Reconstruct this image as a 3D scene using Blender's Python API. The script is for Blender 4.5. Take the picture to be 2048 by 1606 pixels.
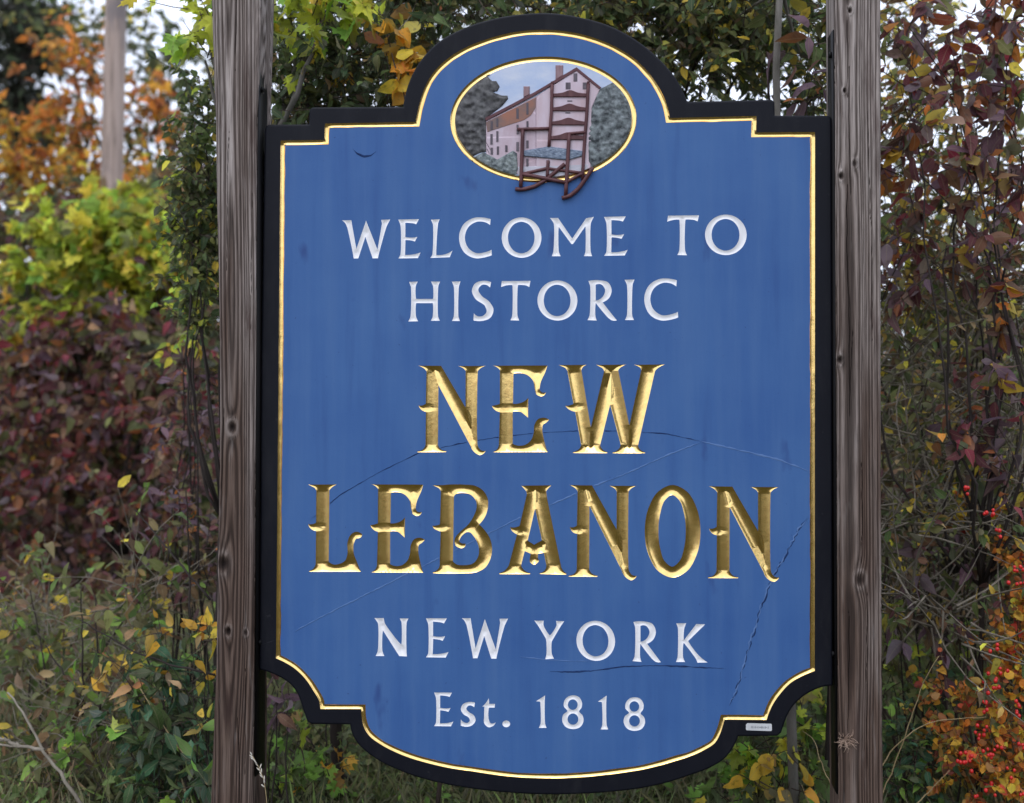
import bpy, math, random
import numpy as np
from mathutils import Vector, Matrix
from mathutils.geometry import delaunay_2d_cdt

scene = bpy.context.scene
COL = scene.collection
for o in list(bpy.data.objects):
    bpy.data.objects.remove(o)

# ------------------------------------------------------------------ camera
CAM = np.array([0.2162, -3.2498, 1.5069])
YAW, PITCH = math.radians(5.106), math.radians(1.101)
FPX = 2472.0                                   # focal length in photo pixels (2048 wide)
cd = bpy.data.cameras.new("camera")
cd.sensor_fit = 'HORIZONTAL'
cd.sensor_width = 36.0
cd.lens = 36.0 * FPX / 2048.0
cd.shift_y = -(803.0 - 686.2) / 2048.0
cd.clip_start, cd.clip_end = 0.05, 2000.0
cd.dof.use_dof = True
cd.dof.focus_distance = 3.30
cd.dof.aperture_fstop = 2.5
cam = bpy.data.objects.new("camera", cd)
COL.objects.link(cam)
cam.location = CAM
cam.rotation_euler = (math.pi / 2 + PITCH, 0, YAW)
scene.camera = cam

# ------------------------------------------------------------------ overcast daylight
SUN_EL, SUN_AZ = math.radians(52), math.radians(200)      # azimuth from +Y, clockwise
world = bpy.data.worlds.new("World")
scene.world = world
world.use_nodes = True
nt = world.node_tree
nt.nodes.clear()
sky = nt.nodes.new('ShaderNodeTexSky')
sky.sky_type = 'NISHITA'
sky.sun_disc = False
sky.sun_elevation = SUN_EL
sky.sun_rotation = SUN_AZ
sky.dust_density = 3.0
sky.ozone_density = 1.5
mixs = nt.nodes.new('ShaderNodeMix')
mixs.data_type = 'RGBA'
mixs.inputs['Factor'].default_value = 0.80               # the cloud layer over the clear sky
mixs.inputs['B'].default_value = (12.6, 13.6, 16.2, 1)
bg = nt.nodes.new('ShaderNodeBackground')
bg.inputs['Strength'].default_value = 0.10
wo = nt.nodes.new('ShaderNodeOutputWorld')
nt.links.new(sky.outputs['Color'], mixs.inputs['A'])
nt.links.new(mixs.outputs['Result'], bg.inputs['Color'])
nt.links.new(bg.outputs['Background'], wo.inputs['Surface'])

sl = bpy.data.lights.new("sun", 'SUN')
sl.energy = 0.6
sl.angle = math.radians(30)
sl.color = (1.0, 0.96, 0.90)
sun = bpy.data.objects.new("sun", sl)
COL.objects.link(sun)
sdir = Vector((math.sin(SUN_AZ) * math.cos(SUN_EL), math.cos(SUN_AZ) * math.cos(SUN_EL), math.sin(SUN_EL)))
sun.rotation_euler = sdir.to_track_quat('Z', 'Y').to_euler()
sun.location = (0, 0, 10)

scene.view_settings.view_transform = 'Standard'
scene.view_settings.look = 'None'
scene.view_settings.exposure = 0.22
scene.view_settings.gamma = 1.0
scene.view_settings.use_curve_mapping = False
scene.render.engine = 'CYCLES'
scene.cycles.max_bounces = 8
scene.cycles.transparent_max_bounces = 8
scene.cycles.use_denoising = True

# ------------------------------------------------------------------ helpers
_cy, _sy, _cp, _sp = math.cos(YAW), math.sin(YAW), math.cos(PITCH), math.sin(PITCH)
ROT = np.array([[_cy, -_sy, 0], [_sy, _cy, 0], [0, 0, 1]]) @ np.array([[1, 0, 0], [0, _cp, -_sp], [0, _sp, _cp]])


def at(x, y, Y):
    """Point of the place seen at photo pixel (x, y) that lies Y metres behind the sign."""
    d = ROT @ np.array([(x - 1024.0) / FPX, 1.0, -(y - 686.2) / FPX])
    return CAM + d * ((Y - CAM[1]) / d[1])


def to_px(P):
    d = (np.asarray(P, float).reshape(-1, 3) - CAM) @ ROT
    dep = np.maximum(d[:, 1], 1e-3)
    return 1024 + FPX * d[:, 0] / dep, 686.2 - FPX * d[:, 2] / dep, d[:, 1]


def tag(o, label=None, cat=None, group=None, kind=None):
    if label: o['label'] = label
    if cat: o['category'] = cat
    if group: o['group'] = group
    if kind: o['kind'] = kind
    return o


def thing(name, label, cat, loc=(0, 0, 0), group=None):
    o = bpy.data.objects.new(name, None)
    o.empty_display_size = 0.1
    COL.objects.link(o)
    o.location = loc
    return tag(o, label, cat, group)


def origin(o):
    v = np.zeros(3)
    while o is not None:
        v = v + np.array(o.location)
        o = o.parent
    return v


def mesh_data(name, V, F, mat=None, smooth=False, tint=None, uv=None):
    V = np.asarray(V, np.float64).reshape(-1, 3)
    me = bpy.data.meshes.new(name)
    me.vertices.add(len(V))
    me.vertices.foreach_set('co', V.astype(np.float32).ravel())
    if isinstance(F, np.ndarray):
        k = F.shape[1]
        loops = F.astype(np.int32).ravel()
        starts = np.arange(len(F), dtype=np.int32) * k
    else:
        cnt = np.array([len(f) for f in F], np.int32)
        loops = np.fromiter((i for f in F for i in f), np.int32)
        starts = (np.cumsum(cnt) - cnt).astype(np.int32)
    me.loops.add(len(loops))
    me.loops.foreach_set('vertex_index', loops)
    me.polygons.add(len(starts))
    me.polygons.foreach_set('loop_start', starts)
    if smooth:
        me.polygons.foreach_set('use_smooth', np.ones(len(starts), bool))
    if uv is not None:
        l = me.uv_layers.new(name='uv')
        l.data.foreach_set('uv', np.asarray(uv, np.float32)[loops].ravel())
    if tint is not None:
        a = me.attributes.new('tint', 'FLOAT_COLOR', 'POINT')
        t = np.ones((len(V), 4), np.float32)
        t[:, :3] = tint
        a.data.foreach_set('color', t.ravel())
    me.update(calc_edges=True)
    me.validate()
    if mat: me.materials.append(mat)
    return me


def obj(name, V, F, mat, parent=None, **kw):
    """ONE mesh object; V in world coordinates."""
    V = np.asarray(V, np.float64).reshape(-1, 3)
    off = origin(parent) if parent is not None else np.zeros(3)
    o = bpy.data.objects.new(name, mesh_data(name, V - off, F, mat, **kw))
    COL.objects.link(o)
    if parent is not None: o.parent = parent
    return o


class MB:
    """collects pieces that become one mesh"""
    def __init__(self): self.V, self.F, self.n = [], [], 0
    def add(self, V, F):
        V = np.asarray(V, float).reshape(-1, 3)
        self.F += [tuple(int(i) + self.n for i in f) for f in F]
        self.V.append(V); self.n += len(V)
        return self
    def build(self, name, mat, parent=None, **kw):
        return obj(name, np.concatenate(self.V), self.F, mat, parent, **kw)


def tube(pts, r, sides=6, cap=True):
    pts = np.asarray(pts, float)
    n = len(pts)
    r = np.broadcast_to(np.asarray(r, float), (n,))
    T = np.gradient(pts, axis=0)
    T /= np.maximum(np.linalg.norm(T, axis=1, keepdims=True), 1e-9)
    up = np.array([0.31, 0.93, 0.2]) if abs(T[0][1]) < 0.8 else np.array([1.0, 0.1, 0.1])
    A = np.cross(T, up); A /= np.maximum(np.linalg.norm(A, axis=1, keepdims=True), 1e-9)
    B = np.cross(T, A)
    a = np.arange(sides) * 2 * math.pi / sides
    V = (pts[:, None] + r[:, None, None] * (np.cos(a)[None, :, None] * A[:, None] + np.sin(a)[None, :, None] * B[:, None])).reshape(-1, 3)
    F = []
    for i in range(n - 1):
        for j in range(sides):
            k = (j + 1) % sides
            F.append((i * sides + j, i * sides + k, (i + 1) * sides + k, (i + 1) * sides + j))
    if cap:
        F.append(tuple(range(sides - 1, -1, -1)))
        F.append(tuple((n - 1) * sides + j for j in range(sides)))
    return V, F


def vnoise(x, y, seed=0):
    """smooth value noise in numpy, -1..1"""
    xi, yi = np.floor(x).astype(np.int64), np.floor(y).astype(np.int64)
    fx, fy = x - xi, y - yi
    fx, fy = fx * fx * (3 - 2 * fx), fy * fy * (3 - 2 * fy)
    def h(a, b):
        v = (a * 374761393 + b * 668265263 + seed * 974711) & 0xffffffff
        v = ((v ^ (v >> 13)) * 1274126177) & 0xffffffff
        return ((v ^ (v >> 16)) & 0xffff) / 32767.5 - 1
    return (h(xi, yi) * (1 - fx) + h(xi + 1, yi) * fx) * (1 - fy) + (h(xi, yi + 1) * (1 - fx) + h(xi + 1, yi + 1) * fx) * fy


def spline(pts, step):
    """closed outline from control points; (x,z) is a corner, (x,z,1) a smooth point; tenths of mm in, metres out"""
    P = [(p[0] * 1e-4, p[1] * 1e-4, len(p) > 2) for p in pts]
    n, out = len(P), []
    for i in range(n):
        p0, p1, p2, p3 = P[i - 1], P[i], P[(i + 1) % n], P[(i + 2) % n]
        a, b = np.array(p1[:2]), np.array(p2[:2])
        L = np.linalg.norm(b - a)
        if L < 1e-7: continue
        k = max(1, int(round(L / step)))
        if not p1[2] and not p2[2]:
            for j in range(k): out.append(a + (b - a) * j / k)
            continue
        def tang(pm, pc, pn):
            u, v = np.array(pc[:2]) - np.array(pm[:2]), np.array(pn[:2]) - np.array(pc[:2])
            lu, lv = max(np.linalg.norm(u), 1e-9), max(np.linalg.norm(v), 1e-9)
            return (u / lu * lv + v / lv * lu) / (lu + lv)
        m1 = tang(p0, p1, p2) if p1[2] else None
        m2 = tang(p1, p2, p3) if p2[2] else None
        d = (b - a) / L
        if m1 is None: m1 = 2 * d * np.dot(d, m2) - m2
        if m2 is None: m2 = 2 * d * np.dot(d, m1) - m1
        s1 = min(L, 1.7 * np.linalg.norm(a - np.array(p0[:2]))) if p1[2] else L
        s2 = min(L, 1.7 * np.linalg.norm(np.array(p3[:2]) - b)) if p2[2] else L
        sm = min(s1, s2)
        if not p1[2]: s1 = sm
        if not p2[2]: s2 = sm
        k = max(2, k)
        for j in range(k):
            t = j / k
            h00, h10, h01, h11 = 2*t**3 - 3*t**2 + 1, t**3 - 2*t**2 + t, -2*t**3 + 3*t**2, t**3 - t**2
            out.append(h00 * a + h10 * s1 * m1 + h01 * b + h11 * s2 * m2)
    return np.array(out)


def inside(P, polys):
    """even-odd test of points P (n,2) against closed polygons"""
    r = np.zeros(len(P), bool)
    for q in polys:
        a, b = q, np.roll(q, -1, 0)
        for (x1, y1), (x2, y2) in zip(a, b):
            if y1 == y2: continue
            m = ((P[:, 1] < y1) != (P[:, 1] < y2))
            m &= P[:, 0] < (x2 - x1) * (P[:, 1] - y1) / (y2 - y1) + x1
            r ^= m
    return r


def cdt(polys, extra=None, xedges=()):
    """triangles inside closed polygons (even-odd); returns verts (n,2), faces"""
    V, E = [], []
    for q in polys:
        s = len(V)
        V += [Vector(p) for p in q]
        E += [(s + i, s + (i + 1) % len(q)) for i in range(len(q))]
    if extra is not None:
        s = len(V)
        V += [Vector(p) for p in extra]
        E += [(s + a, s + b) for a, b in xedges]
    v, e, f, *_ = delaunay_2d_cdt(V, E, [], 0, 1e-7)
    v = np.array([(p.x, p.y) for p in v]); f = np.array(f)
    keep = inside(v[f].mean(1), polys)
    return v, f[keep]


def seg_dist(P, polys):
    best = np.full(len(P), 1e9)
    for q in polys:
        a, d = q, np.roll(q, -1, 0) - q
        L2 = np.maximum((d * d).sum(1), 1e-16)
        for i in range(len(q)):
            t = np.clip(((P - a[i]) @ d[i]) / L2[i], 0, 1)
            best = np.minimum(best, np.linalg.norm(P - a[i] - t[:, None] * d[i], axis=1))
    return best


def medial(polys):
    """points and edges of the medial axis (circumcentres of the boundary triangulation)"""
    v, f = cdt(polys)
    T = v[f]
    a, b, c = T[:, 0], T[:, 1], T[:, 2]
    D = 2 * (a[:, 0] * (b[:, 1] - c[:, 1]) + b[:, 0] * (c[:, 1] - a[:, 1]) + c[:, 0] * (a[:, 1] - b[:, 1]))
    D = np.where(np.abs(D) < 1e-14, 1e-14, D)
    s = lambda q: (q * q).sum(1)
    ux = (s(a) * (b[:, 1] - c[:, 1]) + s(b) * (c[:, 1] - a[:, 1]) + s(c) * (a[:, 1] - b[:, 1])) / D
    uy = (s(a) * (c[:, 0] - b[:, 0]) + s(b) * (a[:, 0] - c[:, 0]) + s(c) * (b[:, 0] - a[:, 0])) / D
    C = np.stack([ux, uy], 1)
    ok = inside(C, polys)
    dist = np.zeros(len(C)); dist[ok] = seg_dist(C[ok], polys)
    ok &= dist > 4e-4
    idx = np.cumsum(ok) - 1
    em, xe = {}, []
    for i, t in enumerate(f):
        for j in range(3):
            k = tuple(sorted((int(t[j]), int(t[(j + 1) % 3]))))
            if k in em:
                o2 = em[k]
                if ok[i] and ok[o2]: xe.append((int(idx[i]), int(idx[o2])))
            else: em[k] = i
    return C[ok], xe


def v_carve(polys, slope, strokes=None):
    """letter-cutter's V groove: floor line along the medial axis; with strokes, each stroke is cut on its own and they merge"""
    if not strokes:
        C, xe = medial(polys)
        v, f = cdt(polys, C, xe)
        return np.stack([v[:, 0], seg_dist(v, polys) * slope, v[:, 1]], 1), f
    E, X = [], []
    n = 0
    for q in strokes:
        C, xe = medial([q])
        E.append(C); X += [(a + n, b + n) for a, b in xe]; n += len(C)
    allp = np.concatenate([q for q in polys])
    lo, hi = allp.min(0), allp.max(0)
    gx_, gz_ = np.meshgrid(np.arange(lo[0], hi[0], 0.0024), np.arange(lo[1], hi[1], 0.0024))
    g = np.stack([gx_.ravel(), gz_.ravel()], 1)
    cnt = sum(inside(g, [q]).astype(int) for q in strokes)
    g = g[(cnt > 1) & inside(g, polys)]                       # finer mesh only where strokes overlap
    E.append(g)
    v, f = cdt(polys, np.concatenate(E), X)
    d = np.zeros(len(v))
    for q in strokes:
        m = inside(v, [q])
        dd = np.zeros(len(v)); dd[m] = seg_dist(v[m], [q])
        d = np.maximum(d, dd)
    d = np.minimum(d, seg_dist(v, polys) * 1.6)
    return np.stack([v[:, 0], d * slope, v[:, 1]], 1), f


def area2(q):
    return 0.5 * np.sum(q[:, 0] * np.roll(q[:, 1], -1) - np.roll(q[:, 0], -1) * q[:, 1])


def offset(q, d):
    """mitred offset of a closed outline, d > 0 inwards"""
    if area2(q) < 0: q = q[::-1]
    e = np.roll(q, -1, 0) - q
    e /= np.maximum(np.linalg.norm(e, axis=1, keepdims=True), 1e-12)
    nrm = np.stack([-e[:, 1], e[:, 0]], 1)
    n0 = np.roll(nrm, 1, 0)
    m = n0 + nrm
    den = np.maximum((m * nrm).sum(1, keepdims=True), 0.35)
    return q, q + d * m / den


def strip(rings, closed=True):
    """quads between successive rings of equal length"""
    n = len(rings[0])
    V = np.concatenate(rings)
    F = []
    for k in range(len(rings) - 1):
        for i in range(n if closed else n - 1):
            j = (i + 1) % n
            F.append((k * n + i, k * n + j, (k + 1) * n + j, (k + 1) * n + i))
    return V, F


def lift(q, y):
    return np.stack([q[:, 0], np.full(len(q), y), q[:, 1]], 1)


# ------------------------------------------------------------------ materials
class Mat:
    def __init__(self, name):
        self.m = bpy.data.materials.new(name)
        self.m.use_nodes = True
        self.t = self.m.node_tree
        self.p = self.t.nodes['Principled BSDF']
        self.out = self.t.nodes['Material Output']
    def n(self, kind, **kw):
        x = self.t.nodes.new(kind)
        for k, v in kw.items():
            if k in x.inputs: x.inputs[k].default_value = v
            else: setattr(x, k, v)
        return x
    def l(self, a, b): self.t.links.new(a, b)
    def coord(self, scale=(1, 1, 1), kind='Object'):
        tc = self.n('ShaderNodeTexCoord'); mp = self.n('ShaderNodeMapping', Scale=scale)
        self.l(tc.outputs[kind], mp.inputs['Vector'])
        return mp.outputs['Vector']
    def noise(self, vec, scale, detail=4, rough=0.55, dist=0.0):
        x = self.n('ShaderNodeTexNoise', Scale=scale, Detail=detail, Roughness=rough, Distortion=dist)
        self.l(vec, x.inputs['Vector'])
        return x.outputs['Fac']
    def ramp(self, fac, stops):
        x = self.n('ShaderNodeValToRGB')
        cr = x.color_ramp
        while len(cr.elements) > 1: cr.elements.remove(cr.elements[-1])
        for i, (p, c) in enumerate(stops):
            e = cr.elements[0] if i == 0 else cr.elements.new(p)
            e.position = p
            e.color = (*c, 1) if len(c) == 3 else c
        self.l(fac, x.inputs['Fac'])
        return x.outputs['Color']
    def mix(self, fac, a, b, mode='MIX'):
        x = self.n('ShaderNodeMix', data_type='RGBA', blend_type=mode)
        for s, v in (('Factor', fac), ('A', a), ('B', b)):
            if isinstance(v, bpy.types.NodeSocket): self.l(v, x.inputs[s])
            else: x.inputs[s].default_value = v if s == 'Factor' else (*v, 1)
        return x.outputs['Result']
    def bump(self, h, strength=0.3, dist=0.002):
        x = self.n('ShaderNodeBump', Strength=strength, Distance=dist)
        self.l(h, x.inputs['Height'])
        self.l(x.outputs['Normal'], self.p.inputs['Normal'])
        return x.outputs['Normal']
    def base(self, c):
        if isinstance(c, bpy.types.NodeSocket): self.l(c, self.p.inputs['Base Color'])
        else: self.p.inputs['Base Color'].default_value = (*c, 1)
        return self
    def set(self, **kw):
        for k, v in kw.items(): self.p.inputs[k.replace('_', ' ')].default_value = v
        return self


def paint(name, c, c2=None, scale=6.0, stretch=(1, 1, 0.15), rough=0.5, bump=0.1, spec=0.4):
    M = Mat(name)
    if c2 is not None:
        a = M.noise(M.coord(stretch), scale, 6, 0.6)
        M.base(M.mix(M.ramp(a, [(0.35, (0, 0, 0)), (0.72, (1, 1, 1))]), c, c2))
    else: M.base(c)
    M.set(Roughness=rough, Specular_IOR_Level=spec)
    if bump: M.bump(M.noise(M.coord(), 180, 3), bump, 0.001)
    return M.m

# ------------------------------------------------------------------ lettering and outlines (tenths of a millimetre on the sign face)
LETTERS = [
 ('W',0,[[(-5311,18991),(-5057,18994),(-5044,18900),(-4920,18222),(-4660,18978),(-4348,18202),(-4228,18892),(-4246,18995),(-4005,19001),(-4088,18846,1),(-4333,17967),(-4479,17968),(-4677,18543),(-4866,17971),(-4994,17966),(-5176,18813,1),(-5227,18917,1)]]),
 ('E',0,[[(-3786,18996),(-3229,19004),(-3303,18867),(-3362,18888,1),(-3596,18909),(-3595,18527),(-3406,18511,1),(-3272,18530),(-3340,18407),(-3405,18429,1),(-3592,18451),(-3603,18049),(-3390,18062,1),(-3183,18113),(-3257,17964),(-3784,17960),(-3731,18050,1),(-3732,18857,1)]]),
 ('L',0,[[(-2910,18986),(-2674,18993),(-2712,18891,1),(-2761,18042),(-2519,18061,1),(-2328,18156),(-2402,17981),(-2923,17965),(-2873,18043,1),(-2859,18877,1)]]),
 ('C',0,[[(-1311,18984),(-1325,18824),(-1433,18892,1),(-1639,18923,1),(-1888,18794,1),(-1996,18518,1),(-1917,18240,1),(-1697,18086,1),(-1462,18105,1),(-1287,18170),(-1278,18025),(-1492,17965,1),(-1697,17946,1),(-1990,18080,1),(-2146,18402,1),(-2137,18636,1),(-2005,18883,1),(-1727,19026,1),(-1492,19024,1)]]),
 ('O',0,[[(37,18480,1),(-34,18214,1),(-226,18021,1),(-489,17951,1),(-752,18025,1),(-944,18222,1),(-1015,18490,1),(-944,18756,1),(-752,18950,1),(-488,19019,1),(-226,18945,1),(-34,18747,1)],[(-144,18483,1),(-191,18274,1),(-320,18122,1),(-496,18068,1),(-672,18125,1),(-801,18280,1),(-849,18490,1),(-801,18699,1),(-672,18851,1),(-496,18905,1),(-320,18847,1),(-191,18693,1)]]),
 ('M',0,[[(262,18996),(479,18994),(849,18448),(1217,18980),(1419,19013),(1347,18863,1),(1340,18082,1),(1374,17980),(1158,17982),(1193,18083,1),(1194,18763),(869,18303),(826,18303),(499,18756),(502,18089,1),(545,17984),(310,17986),(348,18090,1),(354,18873,1)]]),
 ('E',0,[[(1685,19009),(2255,19018),(2180,18882),(2119,18903,1),(1880,18923),(1880,18546),(2074,18530,1),(2211,18549),(2141,18428),(2075,18449,1),(1884,18471),(1872,18075),(2090,18087,1),(2302,18138),(2227,17991),(1687,17986),(1742,18076,1),(1740,18872,1)]]),
 ('T',0,[[(3355,19023),(4158,19026),(4123,18863),(4052,18898,1),(3811,18918),(3800,18090,1),(3845,17983),(3595,17991),(3641,18091,1),(3648,18917),(3455,18904,1),(3335,18865)]]),
 ('O',0,[[(5384,18503,1),(5312,18240,1),(5117,18048,1),(4849,17980,1),(4582,18052,1),(4386,18247,1),(4314,18512,1),(4386,18776,1),(4582,18968,1),(4850,19036,1),(5117,18962,1),(5312,18767,1)],[(5200,18506,1),(5152,18299,1),(5021,18149,1),(4842,18095,1),(4663,18152,1),(4531,18304,1),(4483,18512,1),(4531,18719,1),(4663,18870,1),(4842,18923,1),(5021,18866,1),(5153,18713,1)]]),
 ('H',0,[[(-3492,17330),(-3256,17338),(-3306,17241,1),(-3300,16876),(-2851,16874),(-2857,17239,1),(-2908,17336),(-2657,17334),(-2701,17238,1),(-2709,16391,1),(-2665,16295),(-2906,16295),(-2862,16392,1),(-2857,16763),(-3299,16765),(-3299,16393,1),(-3248,16282),(-3514,16277),(-3461,16379,1),(-3448,17213,1)]]),
 ('I',0,[[(-2348,17332),(-2113,17337),(-2151,17220,1),(-2165,16389,1),(-2127,16287),(-2341,16288),(-2297,16390,1),(-2298,17221,1)]]),
 ('S',0,[[(-1295,17308),(-1325,17166),(-1404,17230,1),(-1521,17246,1),(-1638,17115,1),(-1564,16969,1),(-1345,16793,1),(-1234,16589,1),(-1315,16371,1),(-1549,16285,1),(-1769,16300),(-1754,16490),(-1667,16416,1),(-1535,16410,1),(-1418,16532,1),(-1462,16678,1),(-1725,16883,1),(-1808,17087,1),(-1726,17276,1),(-1521,17348,1)]]),
 ('T',0,[[(-1013,17337),(-252,17340),(-284,17175),(-352,17211,1),(-581,17231),(-591,16399,1),(-548,16292),(-786,16300),(-742,16401,1),(-735,17230),(-919,17217,1),(-1032,17178)]]),
 ('O',0,[[(984,16813,1),(914,16549,1),(722,16358,1),(459,16289,1),(196,16362,1),(3,16557,1),(-68,16822,1),(3,17086,1),(196,17278,1),(459,17346,1),(722,17273,1),(914,17077,1)],[(804,16816,1),(757,16609,1),(628,16458,1),(452,16404,1),(275,16461,1),(146,16614,1),(99,16822,1),(146,17029,1),(275,17180,1),(452,17234,1),(628,17177,1),(757,17023,1)]]),
 ('R',0,[[(1273,17324),(1575,17343,1),(1791,17284,1),(1882,17096,1),(1805,16865,1),(1646,16765),(1732,16649,1),(2019,16288),(1875,16294,1),(1795,16352,1),(1468,16751),(1459,16390,1),(1493,16284),(1248,16299),(1300,16406,1),(1316,17214,1)],[(1466,17228),(1589,17242,1),(1710,17097,1),(1646,16909,1),(1502,16815),(1465,16815)]]),
 ('I',0,[[(2220,17353),(2480,17357),(2437,17239,1),(2422,16399,1),(2464,16296),(2227,16296),(2276,16399,1),(2275,17240,1)]]),
 ('C',0,[[(3580,17330),(3566,17168),(3457,17237,1),(3251,17269,1),(3000,17138,1),(2891,16858,1),(2971,16577,1),(3192,16421,1),(3428,16440,1),(3604,16506),(3613,16359),(3398,16298,1),(3192,16279,1),(2897,16415,1),(2741,16741,1),(2749,16978,1),(2882,17228,1),(3162,17373,1),(3398,17371,1)]]),
 ('N',1,[[(-3240,15102),(-2629,15098),(-2572,14998),(-1979,14000),(-1976,14952),(-2014,15012,1),(-2089,15060,1),(-2174,15092),(-1435,15096),(-1561,15045,1),(-1649,14961),(-1664,13231,1),(-1635,12951,1),(-1560,12867,1),(-1441,12855),(-1494,12780,1),(-1597,12742,1),(-1729,12804,1),(-1842,12977),(-2700,14585),(-2712,13001),(-2655,12907,1),(-2490,12843),(-2490,12815),(-3265,12806),(-3265,12832),(-3100,12895,1),(-3047,12999),(-3035,13881),(-3130,13908,1),(-3201,13978,1),(-3235,14049),(-3130,14046,1),(-3041,14091),(-3023,14948),(-3065,15008,1),(-3151,15064,1)]]),
 ('E',1,[[(-1269,15102),(193,15107),(146,14952,1),(15,14654,1),(-13,14486),(43,14403,1),(151,14403),(118,14328,1),(15,14296,1),(-88,14337,1),(-135,14468,1),(-191,14710,1),(-331,14850,1),(-518,14906,1),(-702,14892),(-715,14093),(-537,14112,1),(-406,14169,1),(-309,14262),(-316,13731),(-397,13796,1),(-499,13874,1),(-721,13884),(-721,13040),(-574,12994,1),(-406,13013,1),(-238,13145,1),(-172,13331,1),(-144,13555,1),(-51,13695,1),(99,13732,1),(238,13683),(173,13612,1),(80,13546,1),(61,13407,1),(201,12831),(-1265,12818),(-1137,12897,1),(-1090,13010),(-1066,13878),(-1156,13905,1),(-1241,13980,1),(-1278,14045),(-1156,14064,1),(-1066,14092),(-1062,14980),(-1100,15027,1),(-1184,15083,1)]]),
 ('W',1,[[(488,15116),(1265,15124),(1135,15074,1),(1088,14981),(1333,13487),(1682,14962),(1654,15018,1),(1571,15074,1),(1473,15120),(2268,15129),(2135,15073,1),(2052,14981),(2339,13546),(2642,14953),(2642,15027,1),(2568,15083,1),(2452,15124),(3273,15133),(3129,15073,1),(3010,14963),(2564,13021),(2610,12920,1),(2752,12843),(2748,12815),(1900,12810),(1906,12838),(2057,12916,1),(2113,13028),(1838,14082),(1577,13025),(1633,12914,1),(1762,12841),(1762,12813),(863,12811),(867,12839),(1021,12910,1),(1081,13022),(920,13893),(818,13921,1),(716,13986,1),(664,14051),(781,14060,1),(878,14098),(717,14962),(679,15027,1),(577,15083,1)]]),
 ('L',1,[[(-6208,11922),(-5428,11934),(-5546,11872,1),(-5635,11784),(-5647,9870),(-5505,9803,1),(-5363,9822,1),(-5204,9911,1),(-5148,10068,1),(-5138,10416,1),(-5064,10590,1),(-4923,10679,1),(-4743,10615),(-4781,10533,1),(-4905,10497,1),(-4958,10401,1),(-4971,10123,1),(-4886,9881,1),(-4776,9623),(-6179,9602),(-6179,9628),(-6055,9699,1),(-6006,9831),(-5996,10692),(-6094,10717,1),(-6174,10786,1),(-6210,10873),(-6094,10870,1),(-5997,10910),(-5994,11764),(-6035,11833,1),(-6115,11876,1)]]),
 ('E',1,[[(-4519,11943),(-3107,11949),(-3152,11791,1),(-3279,11485,1),(-3306,11314),(-3252,11228,1),(-3147,11228),(-3180,11152,1),(-3279,11120,1),(-3378,11161,1),(-3423,11295,1),(-3477,11542,1),(-3613,11685,1),(-3794,11743,1),(-3971,11729),(-3984,10912),(-3812,10931,1),(-3685,10989,1),(-3591,11084),(-3599,10541),(-3676,10608,1),(-3776,10687,1),(-3989,10698),(-3989,9834),(-3848,9787,1),(-3685,9807,1),(-3523,9941,1),(-3460,10132,1),(-3432,10361,1),(-3342,10504,1),(-3198,10543,1),(-3063,10492),(-3126,10419,1),(-3216,10352,1),(-3234,10209,1),(-3099,9620),(-4515,9607),(-4392,9688,1),(-4346,9803),(-4323,10691),(-4410,10719,1),(-4492,10796,1),(-4528,10862),(-4410,10882,1),(-4323,10911),(-4319,11819),(-4356,11867,1),(-4438,11924,1)]]),
 ('B',1,[[(-2859,11933),(-2571,11941),(-2013,11958,1),(-1699,11923,1),(-1491,11787,1),(-1387,11598,1),(-1378,11374,1),(-1456,11116,1),(-1612,10916),(-1473,10771,1),(-1334,10567,1),(-1268,10292,1),(-1317,10000,1),(-1455,9774,1),(-1698,9651,1),(-2011,9620,1),(-2848,9613),(-2844,9642),(-2725,9704,1),(-2664,9809),(-2639,10723),(-2727,10743,1),(-2823,10799,1),(-2858,10867),(-2762,10868,1),(-2657,10904),(-2632,11759),(-2667,11837,1),(-2763,11896,1)],[(-2283,11650),(-2222,11711,1),(-2030,11739,1),(-1838,11689,1),(-1699,11526,1),(-1682,11354,1),(-1769,11112,1),(-1907,10904,1),(-2116,10712,1),(-2238,10573,1),(-2273,10469,1),(-2238,10349,1),(-2116,10285,1),(-1994,10317,1),(-1977,10412),(-2081,10411,1),(-2133,10453,1),(-2116,10540,1),(-2012,10662,1),(-1933,10714),(-1855,10698,1),(-1699,10510,1),(-1620,10288,1),(-1646,10047,1),(-1768,9890,1),(-2011,9835,1),(-2220,9858,1),(-2307,9926)]]),
 ('A',1,[[(-500,11942),(301,11960),(224,11888,1),(163,11810),(180,11647),(548,9856),(600,9737,1),(689,9661),(689,9627),(-10,9634),(-10,9659),(119,9730,1),(162,9867),(94,10191),(-53,10164),(-61,10044),(-32,9984,1),(-87,9906,1),(-156,9871,1),(-233,9904,1),(-280,9981,1),(-268,10041),(-250,10161),(-406,10227),(-500,9858),(-449,9756,1),(-259,9652),(-259,9627),(-1079,9614),(-1079,9640),(-932,9714,1),(-820,9870),(-612,10662),(-673,10695,1),(-751,10763,1),(-790,10848),(-673,10846,1),(-543,10886),(-353,11711),(-362,11788),(-414,11856,1)],[(-135,11336),(-328,10502),(-159,10397),(47,10516),(-87,11131)]]),
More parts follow.
